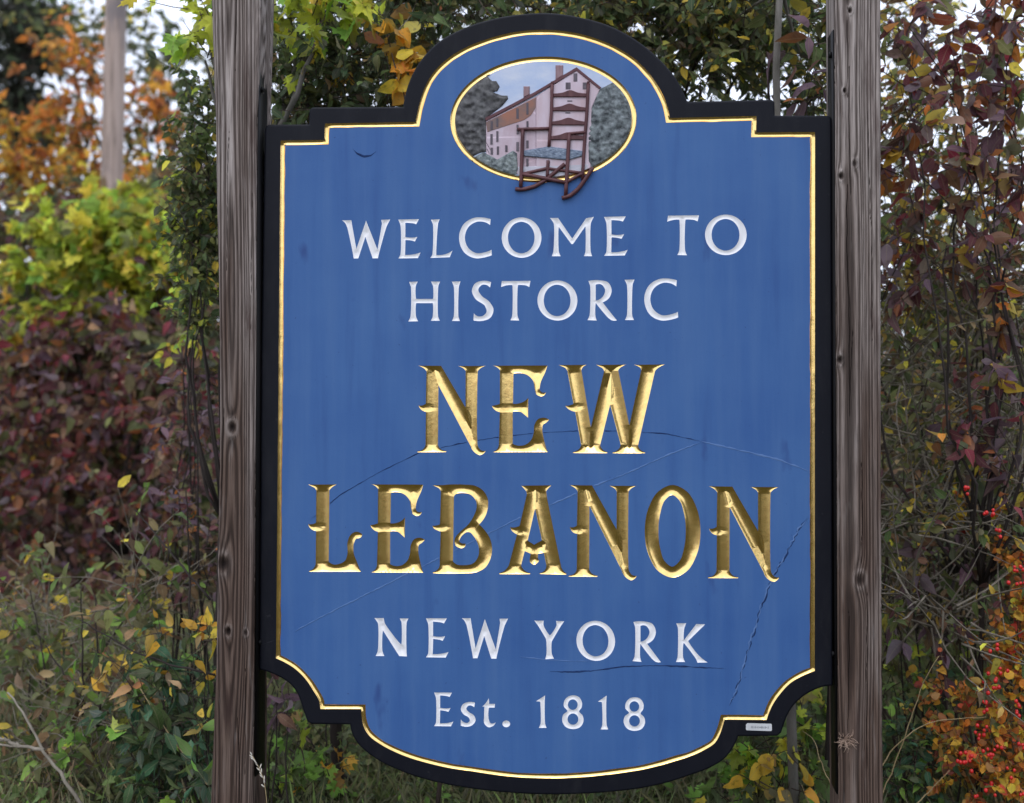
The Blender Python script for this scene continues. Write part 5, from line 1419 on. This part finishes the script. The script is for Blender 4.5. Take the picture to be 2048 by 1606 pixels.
# ------------------------------------------------------------------ left of the sign
lime_pal = [(LIME, 7), (FRESH, 2), (YELLOW, 2.4), (OLIVE, 1), (GOLDY, 0.6)]
plant('lime_shrub', 'bright yellow green broad leaved shrub in front of the utility pole', 'shrub', base_at(240, 5.44),
      [(135, 470, 5.28, 0.26, 0.13, 0.39, 30), (225, 468, 5.28, 0.26, 0.13, 0.39, 36), (300, 452, 5.12, 0.23, 0.16, 0.39, 36), (345, 480, 4.96, 0.16, 0.16, 0.39, 24), (130, 545, 5.44, 0.29, 0.13, 0.39, 27), (240, 520, 5.28, 0.29, 0.13, 0.39, 36), (330, 560, 5.12, 0.16, 0.13, 0.39, 21),
       (235, 610, 5.28, 0.18, 0.13, 0.39, 15), (50, 560, 5.44, 0.20, 0.16, 0.39, 10), (100, 650, 5.28, 0.26, 0.13, 0.39, 10)],
      'maple', (0.085, 0.14), lime_pal, 118, per_twig=8, twig=0.32, singles=200, stem_r=0.012, bark_mat=BARK_DARK, flat=0.4)
plant('lime_shrub', 'thin sprays of lime and yellow leaves touching the left post at mid height', 'shrub', base_at(415, 1.3),
      [(405, 560, 1.2, .05, .06, .1, 7), (395, 630, 1.2, .05, .05, .1, 7), (375, 590, 1.3, .05, .05, .1, 6), (415, 480, 1.3, .03, .04, .1, 3), (360, 680, 1.4, .06, .03, .1, 4)],
      'ovate', (0.035, 0.062), [(LIME, 4), (FRESH, 2), (YELLOW, 2), (OLIVE, 2), (RUST, .5)], 119, per_twig=5, twig=0.16, singles=140, stem_r=0.005)
left_pal = [(BURG, 5), (WINE, 2.0), (PURPLE, 2.4), (BROWN, 3), (RUST, 1.5), (OLIVE, 1.8), (TAN, .5)]
plant('burgundy_shrub', 'wide burgundy and brown leaved shrub filling the left side', 'shrub', base_at(170, 4.80),
      [(30, 720, 4.80, 0.32, 0.20, 0.51, 26), (150, 700, 4.80, 0.32, 0.20, 0.51, 30), (270, 690, 4.64, 0.28, 0.18, 0.51, 28), (370, 740, 4.16, 0.20, 0.20, 0.51, 24), (40, 850, 4.64, 0.32, 0.20, 0.51, 34), (170, 850, 4.64, 0.32, 0.23, 0.51, 38), (300, 850, 4.32, 0.28, 0.23, 0.51, 34), (390, 880, 3.68, 0.18, 0.20, 0.38, 24),
       (40, 1000, 4.32, 0.32, 0.23, 0.51, 34), (170, 1000, 4.32, 0.32, 0.23, 0.51, 38), (300, 1000, 4.00, 0.26, 0.23, 0.51, 34), (60, 1130, 4.16, 0.31, 0.15, 0.51, 22), (200, 1130, 4.00, 0.31, 0.15, 0.51, 22)],
      'ovate', (0.06, 0.115), left_pal, 120, per_twig=9, twig=0.40, singles=300, stem_r=0.012, flat=0.4, droop=0.8, low='ovate')
plant('burgundy_shrub', 'twiggy wine coloured shrub hugging the left side of the left post', 'shrub', base_at(390, 1.3),
      [(400, 740, 1.4, .06, .08, .2, 14), (395, 850, 1.4, .08, .08, .2, 18), (390, 960, 1.3, .08, .08, .2, 18), (395, 1060, 1.2, .08, .08, .2, 18), (360, 1120, 1.3, .10, .08, .2, 16), (420, 1140, 1.0, .04, .06, .1, 8)],
      'lance', (0.035, 0.07), [(BURG, 4), (PURPLE, 3), (BROWN, 4), (OLIVE, 2), (DKGREEN, 2), (ORANGE, .3)], 121, per_twig=6, twig=0.24, singles=220, stem_r=0.005, twig_r=0.002)
plant('golden_sprig', 'branch of golden oval leaves beside the lower left post', 'shrub', base_at(400, 0.52),
      [(330, 1265, 0.56, 0.036, 0.013, 0.027, 4), (375, 1250, 0.56, 0.027, 0.013, 0.027, 2), (415, 1275, 0.42, 0.018, 0.027, 0.027, 6), (400, 1290, 0.42, 0.018, 0.018, 0.027, 5), (290, 1300, 0.63, 0.018, 0.009, 0.027, 2), (225, 1325, 0.63, 0.036, 0.013, 0.027, 4), (345, 1335, 0.56, 0.045, 0.018, 0.027, 4), (375, 1385, 0.49, 0.018, 0.018, 0.027, 2), (405, 1440, 0.42, 0.018, 0.027, 0.027, 4), (240, 1385, 0.63, 0.054, 0.018, 0.027, 4)],
      'ovate', (0.042, 0.062), [(GOLDY, 4), (YELLOW, 3), (ORANGE, 1.2), (TAN, .6)], 122, per_twig=2, twig=0.08, singles=90, stem_r=0.0032, droop=0.3, flat=0.3)
plant('undergrowth', 'loose olive green weeds and stems at the far lower left', 'bush', base_at(120, 1.24),
      [(50, 1230, 1.36, 0.144, 0.080, 0.240, 36), (120, 1270, 1.36, 0.144, 0.096, 0.240, 41), (60, 1350, 1.24, 0.144, 0.080, 0.240, 36), (180, 1350, 1.18, 0.128, 0.096, 0.240, 36), (250, 1250, 1.12, 0.112, 0.096, 0.240, 36), (300, 1180, 1.05, 0.112, 0.080, 0.240, 36), (230, 1440, 0.93, 0.112, 0.064, 0.240, 41), (130, 1480, 0.93, 0.096, 0.064, 0.160, 24)],
      'ovate', (0.04, 0.075), [(OLIVE, 5), (GREEN, 3), (BROWN, 3), (FRESH, 1.2), (YELLOW, .8), (TAN, 1)], 123, per_twig=4, twig=0.34, singles=200, stem_r=0.006, twig_mat=TWIG_GREY, twig_r=0.0026, low='small')
plant('goldenrod_clump', 'dark green clump of narrow leaved weeds left of the left post foot', 'plant', base_at(350, 0.65),
      [(340, 1380, 0.65, 0.080, 0.064, 0.120, 18), (300, 1460, 0.65, 0.096, 0.064, 0.120, 22), (380, 1480, 0.59, 0.064, 0.064, 0.120, 18), (340, 1560, 0.59, 0.096, 0.048, 0.120, 24), (410, 1570, 0.45, 0.040, 0.040, 0.080, 10)],
      'lance', (0.045, 0.085), [(TEAL, 5), (GREEN, 4), (DKGREEN, 2), (FRESH, .6)], 124, per_twig=8, twig=0.20, singles=220, stem_r=0.003, flat=0.4)
plant('low_maple', 'bright green maple leaves low at the left by the dead branch', 'plant', base_at(200, 0.55),
      [(205, 1500, 0.50, 0.036, 0.027, 0.036, 2), (165, 1520, 0.55, 0.045, 0.027, 0.045, 3), (105, 1560, 0.55, 0.045, 0.027, 0.045, 3), (160, 1430, 0.65, 0.045, 0.027, 0.045, 3), (360, 1595, 0.40, 0.045, 0.018, 0.045, 3), (250, 1440, 0.60, 0.027, 0.018, 0.036, 1)],
      'maple', (0.04, 0.066), [(FRESH, 3), (LIME, 1), (GREEN, 3)], 125, per_twig=3, twig=0.09, singles=80, stem_r=0.0025, droop=0.6, flat=0.2)
canes('dead_branch', 'pale dead branch arching through the lower left corner', 'branch',
      [[(180, 1640, 0.378), (130, 1560, 0.378), (85, 1500, 0.399), (50, 1430, 0.420), (15, 1385, 0.441)], [(88, 1500, 0.399), (40, 1492, 0.420), (-20, 1488, 0.420)], [(40, 1492, 0.420), (15, 1480, 0.420), (-20, 1470, 0.420)]], TWIG_GREY, 0.0065, 0.02, 6)
canes('straw_stalk', 'thin pale stalk slanting down to the left post foot', 'stalks',
      [[(440, 1600, 0.385), (400, 1550, 0.420), (340, 1470, 0.490), (300, 1410, 0.560), (265, 1350, 0.630)], [(276, 1620, 0.560), (245, 1560, 0.560), (215, 1520, 0.595)]], STRAW, 0.0024, 0.01, 7)
canes('bare_sapling', 'slim dark bare sapling standing in the weeds left of the left post', 'sapling',
      [[(205, 1460, 0.825), (150, 1380, 0.825), (90, 1290, 0.880)], [(165, 1430, 0.825), (165, 1320, 0.825), (162, 1180, 0.825)], [(200, 1420, 0.770), (195, 1300, 0.770), (190, 1190, 0.770)], [(265, 1620, 0.605), (268, 1540, 0.605), (264, 1450, 0.605)], [(430, 1350, 0.495), (340, 1330, 0.495), (260, 1300, 0.522), (160, 1240, 0.550)], [(100, 1420, 1.100), (85, 1300, 1.100), (60, 1180, 1.100)], [(420, 1200, 0.550), (340, 1100, 0.605), (270, 1020, 0.660)], [(380, 1250, 0.660), (378, 1100, 0.660), (372, 980, 0.660)]], BARK_DARK, 0.0042, 0.02, 8)

# ------------------------------------------------------------------ further off
pole_p = [at(222, 420, 8.2), at(237, -200, 8.2)]
zdir = (pole_p[1] - pole_p[0]); zdir /= zdir[2]
foot = pole_p[0] + zdir * (0.0 - pole_p[0][2])
root = thing('utility_pole', 'pale weathered wooden utility pole beyond the lime shrub', 'pole', foot)
zz = np.linspace(-0.2, 8.5, 40)
POLE = Mat('pole_wood')
pc = POLE.noise(POLE.coord((1, 1, 0.05)), 26, 4)
pd = POLE.noise(POLE.coord((1, 1, 0.5)), 3.5, 3)
pk_ = POLE.noise(POLE.coord((1, 1, 0.03)), 60, 3, 0.6)
pcol = POLE.mix(pc, (0.22, 0.155, 0.12), (0.58, 0.46, 0.40))
pcol = POLE.mix(POLE.ramp(pk_, [(0.33, (0.8,) * 3), (0.42, (0, 0, 0))]), pcol, (0.09, 0.07, 0.06))
POLE.base(POLE.mix(POLE.ramp(pd, [(0.52, (0, 0, 0)), (0.66, (0.75,) * 3)]), pcol, (0.17, 0.15, 0.155))).set(Roughness=0.85)
POLE.bump(pc, 0.5, 0.01)
V, F = tube(foot + zdir * zz[:, None], 0.112 - 0.0025 * zz, 24)
obj('shaft', V, F, POLE.m, root, smooth=True)

FAR = 'autumn trees beyond the utility pole'
plant('autumn_tree', 'golden leaved tree low behind the utility pole at the left edge', 'tree', base_at(60, 10.62),
      [(20, 320, 10.62, 0.59, 0.41, 0.71, 60), (100, 370, 10.62, 0.59, 0.41, 0.71, 60), (180, 390, 10.62, 0.53, 0.35, 0.71, 55), (290, 395, 10.62, 0.53, 0.35, 0.71, 50), (30, 440, 10.62, 0.71, 0.41, 0.71, 60), (130, 460, 10.62, 0.59, 0.35, 0.71, 40), (370, 420, 10.62, 0.47, 0.35, 0.71, 40), (15, 530, 10.03, 0.59, 0.35, 0.71, 30)],
      'ovate', (0.09, 0.16), [(GOLDY, 5), (ORANGE, 1.6), (OLIVE, 2.4), (YELLOW, 2), (RUST, 0.8)], 130, per_twig=9, twig=0.5, group=FAR, singles=0, stem_r=0.03, fork=fork_at(80, 9, 1.6), twig_r=0.006)
plant('autumn_tree', 'orange leaved tree with sky showing through left of the utility pole', 'tree', base_at(150, 11),
      [(135, 150, 11, .35, .4, .6, 24), (150, 225, 11, .4, .35, .6, 26), (185, 140, 11, .35, .3, .6, 20), (110, 265, 11, .35, .3, .6, 20), (180, 280, 11, .4, .25, .6, 18), (290, 215, 11.5, .3, .2, .6, 16), (340, 240, 11.5, .4, .2, .6, 16)],
      'ovate', (0.10, 0.17), [(ORANGE, 4), (GOLDY, 3), (RUST, 2), (OLIVE, 1.5)], 131, per_twig=7, twig=0.55, group=FAR, singles=0, stem_r=0.03, fork=fork_at(150, 11, 3.0), twig_r=0.006)
plant('green_tree', 'dark green leafed tree top right of the utility pole', 'tree', base_at(330, 12.5),
      [(300, 110, 12.5, .5, .4, .7, 34), (370, 150, 12.5, .5, .35, .7, 34), (330, 60, 12.5, .3, .3, .7, 14), (140, 60, 12.5, .6, .3, .7, 34), (180, 90, 12.5, .4, .2, .7, 20), (400, 260, 12, .3, .3, .6, 16), (300, 310, 12, .5, .3, .7, 26)],
      'ovate', (0.09, 0.15), [(DKGREEN, 4), (GREEN, 4), (OLIVE, 3), (YELLOW, .7)], 132, per_twig=9, twig=0.5, singles=0, stem_r=0.04, fork=fork_at(320, 12.5, 3.2), twig_r=0.007)
plant('spruce_tree', 'near black spruce at the top left edge', 'tree', base_at(50, 14),
      [(60, 20, 14, .5, .3, .5, 70), (10, 60, 14, .6, .4, .5, 80), (75, 100, 14, .3, .3, .5, 46), (15, 170, 14, .5, .35, .5, 80), (20, 250, 13.8, .4, .35, .5, 64), (60, 240, 14, .25, .25, .5, 44)],
      'lance', (0.12, 0.2), [((0.010, 0.017, 0.012), 4), ((0.018, 0.026, 0.018), 3), (DKGREEN, 1)], 133, per_twig=11, twig=0.5, singles=0, stem_r=0.04, fork=at(55, 60, 14), droop=1.2, twig_r=0.006)
plant('far_thicket', 'olive and brown scrub in the distance behind the burgundy shrub', 'shrub', base_at(200, 6.50),
      [(0, 640, 6.5, .5, .3, .6, 75), (40, 690, 5.7, .4, .2, .4, 60), (160, 695, 5.7, .4, .2, .4, 60), (290, 690, 5.5, .4, .2, .4, 60), (405, 690, 4.6, .2, .2, .3, 50), (-20, 480, 7, .4, .3, .6, 60), (60, 470, 7.5, .5, .25, .6, 60), (380, 520, 6.5, .4, .3, .6, 70), (300, 500, 7, .4, .3, .6, 60), (180, 480, 7.5, .5, .25, .6, 50), (420, 620, 6, .3, .3, .5, 60), (120, 620, 6.50, 0.500, 0.300, 0.600, 75), (250, 640, 6.50, 0.500, 0.300, 0.600, 79), (370, 600, 6.20, 0.400, 0.300, 0.600, 75), (50, 800, 6.20, 0.500, 0.350, 0.600, 75), (200, 820, 6.20, 0.500, 0.350, 0.600, 75), (350, 820, 6.00, 0.500, 0.350, 0.600, 75), (80, 980, 6.00, 0.600, 0.300, 0.600, 75), (300, 980, 6.00, 0.600, 0.300, 0.600, 75), (400, 450, 5.50, 0.250, 0.400, 0.500, 75)],
      'ovate', (0.08, 0.14), [(OLIVE, 4), (BROWN, 3), (DKGREEN, 3), (BURG, 2.5), (TAN, .6)], 134, per_twig=9, twig=0.5, singles=0, stem_r=0.02, low='small', twig_r=0.005)
plant('olive_scrub', 'olive green scrub behind the bare twigs on the right', 'shrub', base_at(1900, 3.6),
      [(1790, 640, 3.6, .3, .14, .4, 34), (1930, 600, 3.8, .3, .14, .4, 41), (2070, 640, 3.6, .3, .2, .4, 45), (1800, 830, 3.4, .3, .2, .4, 76), (1940, 800, 3.5, .3, .2, .4, 83), (2070, 800, 3.4, .3, .2, .4, 76), (1800, 960, 3.0, .3, .2, .4, 76), (1940, 960, 3.0, .3, .2, .4, 76), (2070, 960, 3.0, .3, .2, .4, 76),
       (1800, 1120, 2.4, .25, .2, .4, 76), (1940, 1120, 2.4, .25, .2, .4, 76), (2070, 1120, 2.4, .25, .2, .4, 76), (1720, 900, 3.2, .3, .3, .4, 57), (1790, 720, 3.8, .3, .12, .4, 70), (1930, 710, 3.8, .3, .12, .4, 70), (2070, 720, 3.8, .3, .12, .4, 60), (1860, 640, 4.2, .4, .12, .4, 50)],
      'ovate', (0.04, 0.08), [(OLIVE, 5), (GREEN, 4), (DKGREEN, 3), (YELLOW, 1), (TAN, 1), (BROWN, 2)], 135, per_twig=9, twig=0.36, singles=0, low='small', stem_r=0.010, twig_mat=TWIG_GREY, twig_r=0.0042, wob=0.2)
plant('yellowing_tree', 'thin tree with yellowing leaves high behind the burgundy shrub', 'tree', base_at(1960, 5.0),
      [(1800, 60, 5, .3, .3, .5, 18), (1900, 120, 5, .3, .3, .5, 16), (1790, 250, 5, .25, .3, .5, 22), (2000, 260, 5, .3, .3, .5, 14), (1850, 420, 4.6, .4, .25, .5, 30), (2020, 440, 4.6, .35, .25, .5, 26), (1660, 180, 4.6, .25, .3, .5, 26), (1560, 60, 4.6, .4, .3, .5, 34), (1930, 530, 4.4, .4, .2, .5, 26)],
      'ovate', (0.05, 0.09), [(OLIVE, 4), (YELLOW, 2.6), (GREEN, 3), (GOLDY, 1), (BROWN, 1)], 136, per_twig=8, twig=0.42, singles=0, low='small', stem_r=0.014, fork=fork_at(1940, 5, 1.5), twig_r=0.003)
plant('green_tree', 'tall dark tree crown behind the shrubs above the sign', 'tree', base_at(1080, 4.5),
      [(620, 200, 4.2, .45, .35, .5, 40), (760, 100, 4.5, .6, .4, .5, 70), (960, 30, 4.5, .6, .35, .5, 60), (1180, 20, 4.5, .6, .35, .5, 60), (1340, 50, 4.5, .5, .3, .5, 50), (1460, 40, 4.5, .4, .25, .5, 40), (1000, 400, 4.5, 1.0, .6, .5, 80)],
      'ovate', (0.05, 0.09), [(DKGREEN, 5), (GREEN, 4), (OLIVE, 3)], 137, per_twig=11, twig=0.5, singles=0, low='small', stem_r=0.02, fork=fork_at(1080, 4.5, 1.4), twig_r=0.004)

# ------------------------------------------------------------------ small things
rng = np.random.default_rng(55)
p = at(1692, 1483, -0.035)
root = thing('grass_tuft', 'frayed tuft of dry grass stuck on the face of the right post', 'tuft', p)
mb = MB()
for _ in range(46):
    d = unit(np.array([rng.normal(0, 1), -abs(rng.normal(0.25, 0.3)), rng.normal(0, 0.75)]))
    L = rng.uniform(0.008, 0.028)
    s = p + np.array([rng.normal(0, 0.008), 0.004, rng.normal(0, 0.006)])
    V, F = tube(curve(s, s + d * L, rng, 0.25, 5), np.linspace(0.0011, 0.0005, 5), 4)
    mb.add(V, F)
tag(mb.build('dry_blades', bark('dry_tuft', (0.28, 0.19, 0.14), (0.46, 0.34, 0.26)), root), kind='stuff')

A = [at(532, 1640, -0.10), at(533, 1598, -0.10), at(528, 1560, -0.10), at(518, 1535, -0.10), at(505, 1512, -0.10)]
root = thing('grass_stalk', 'ripe grass stalk with pale seed head in front of the left post foot', 'grass', A[0])
stalk = np.array(A)
V, F = tube(stalk, np.linspace(0.0012, 0.0007, 5), 5)
obj('stalk', V, F, STRAW, root, smooth=True)
SEED = bark('pale_seed', (0.50, 0.46, 0.38), (0.66, 0.62, 0.54))
for k, t in enumerate(np.linspace(1.6, 4.0, 14)):
    c = np.array([np.interp(t, np.arange(5), stalk[:, j]) for j in range(3)])
    d = unit(np.array([rng.normal(-0.5, 0.4), rng.normal(0, 0.4), 0.8]))
    V, F = tube([c, c + d * 0.005, c + d * 0.010, c + d * 0.014], [0.0004, 0.0019, 0.0016, 0.0002], 6)
    obj('seed', V, F, SEED, root, smooth=True)

# unseen shrubs added on the right to darken what the gilding mirrors
for k, (x, y, n, lab) in enumerate([(5.2, -5.2, 150, 'tall dark unseen shrub added right of the viewer for the gold to mirror'), (8.0, -3.0, 130, 'broad dark unseen shrub added far right of the sign for the gold to mirror')]):
    rg = np.random.default_rng(300 + k)
    b0 = np.array([x, y, float(ground_z(x, y))])
    root = thing('unseen_shrub', lab, 'shrub', b0)
    V, F = tube([b0, b0 + [0.05, 0, 1.2], b0 + [0, 0.1, 2.6]], [0.07, 0.05, 0.02], 8)
    obj('trunk', V, F, BARK_DARK, root, smooth=True)
    m = n * 30
    d = unit(rg.normal(0, 1, (m, 3))) * (rg.random((m, 1)) ** 0.4)
    C = b0 + np.array([0, 0, 2.1]) + d * np.array([1.3, 1.6, 2.0])
    C = C[C[:, 2] > 0.15]
    X, Fw, N = leaf_frames(rg, unit(rg.normal(0, 1, (len(C), 3))), 0.6, 0.6)
    foliage_mesh('foliage', 'small', C, X, Fw, N, rg.uniform(0.09, 0.16, len(C)), pick_cols(rg, [(GREEN, 4), (OLIVE, 3), (DKGREEN, 3), (RUST, 1)], len(C)), root)

# the hedgerow that closes the view behind everything, higher where it leaves the frame
rg = np.random.default_rng(900)
m = 90000
x = rg.uniform(-15, 14, m); y = rg.uniform(5.0, 9.0, m)
wide = np.clip(np.maximum((-5.6 - x) / 1.2, (x - 4.4) / 1.2), 0, 1)
top = 1.30 + 0.45 * vnoise(x * 0.9, y * 0.4, 41) + 0.25 * vnoise(x * 2.7, y, 42) + wide * (2.6 + 1.3 * vnoise(x * 0.8, y * 0.6, 43)) + 0.5 * np.clip((-1.5 - x) / 2, 0, 1)
z = top * rg.random(m) ** 0.7
keep = vnoise(x * 2.2, z * 2.4 + y, 44) > -0.45
C = np.stack([x, y, z + 0.02], 1)[keep]
X, Fw, N = leaf_frames(rg, unit(rg.normal(0, 1, (len(C), 3))), 0.6, 0.6)
hue = vnoise(C[:, 0] * 0.5, C[:, 1] * 0.5, 45)[:, None]
a = pick_cols(rg, [(OLIVE, 4), (GREEN, 4), (DKGREEN, 3), (YELLOW, .8), (TAN, .6)], len(C))
b_ = pick_cols(rg, [(RUST, 3), (BURG, 3), (GOLDY, 2), (BROWN, 3), (OLIVE, 2)], len(C))
foliage_mesh('hedgerow', 'small', C, X, Fw, N, rg.uniform(0.06, 0.13, len(C)), np.where(hue > 0.25, b_, a), None)

for k, (x, y, h, pal, lab) in enumerate([(-4.6, 3.4, 2.4, left_pal, 'burgundy shrub standing just left of the view'), (-2.9, 1.2, 1.0, [(OLIVE, 4), (GREEN, 4), (TAN, 1), (YELLOW, 1)], 'knee high weeds just left of the view'),
                                       (2.75, 1.9, 2.9, burg, 'burgundy shrub standing just right of the view'), (2.1, 0.9, 1.2, [(OLIVE, 4), (GREEN, 3), (ORANGE, 2), (GOLDY, 2)], 'waist high orange and green bush just right of the view'),
                                       (0.1, 2.6, 2.3, [(DKGREEN, 4), (GREEN, 4), (OLIVE, 3)], 'dark green shrub hidden behind the middle of the sign')]):
    rg = np.random.default_rng(700 + k)
    b0 = np.array([x, y, float(ground_z(x, y))])
    root = thing('unseen_shrub', lab, 'shrub', b0)
    for q in range(5):
        e = b0 + np.array([rg.normal(0, 0.3), rg.normal(0, 0.25), h * rg.uniform(0.6, 0.95)])
        V, F = tube(curve(b0 + rg.normal(0, 0.04, 3) * [1, 1, 0], e, rg, 0.08, 8), np.linspace(0.014, 0.004, 8), 6)
        obj('stem', V, F, BARK_DARK, root, smooth=True)
    m = int(2600 * h / 2.4)
    d = unit(rg.normal(0, 1, (m, 3))) * (rg.random((m, 1)) ** 0.45)
    C = b0 + np.array([0, 0, h * 0.52]) + d * np.array([0.62, 0.55, h * 0.5])
    C = C[(C[:, 2] > 0.05) & (vnoise(C[:, 0] * 6, C[:, 2] * 6, 70 + k) > -0.5)]
    X, Fw, N = leaf_frames(rg, unit(rg.normal(0, 1, (len(C), 3))), 0.7, 0.5)
    foliage_mesh('foliage', 'ovate', C, X, Fw, N, rg.uniform(0.045, 0.09, len(C)), pick_cols(rg, pal, len(C)), root)
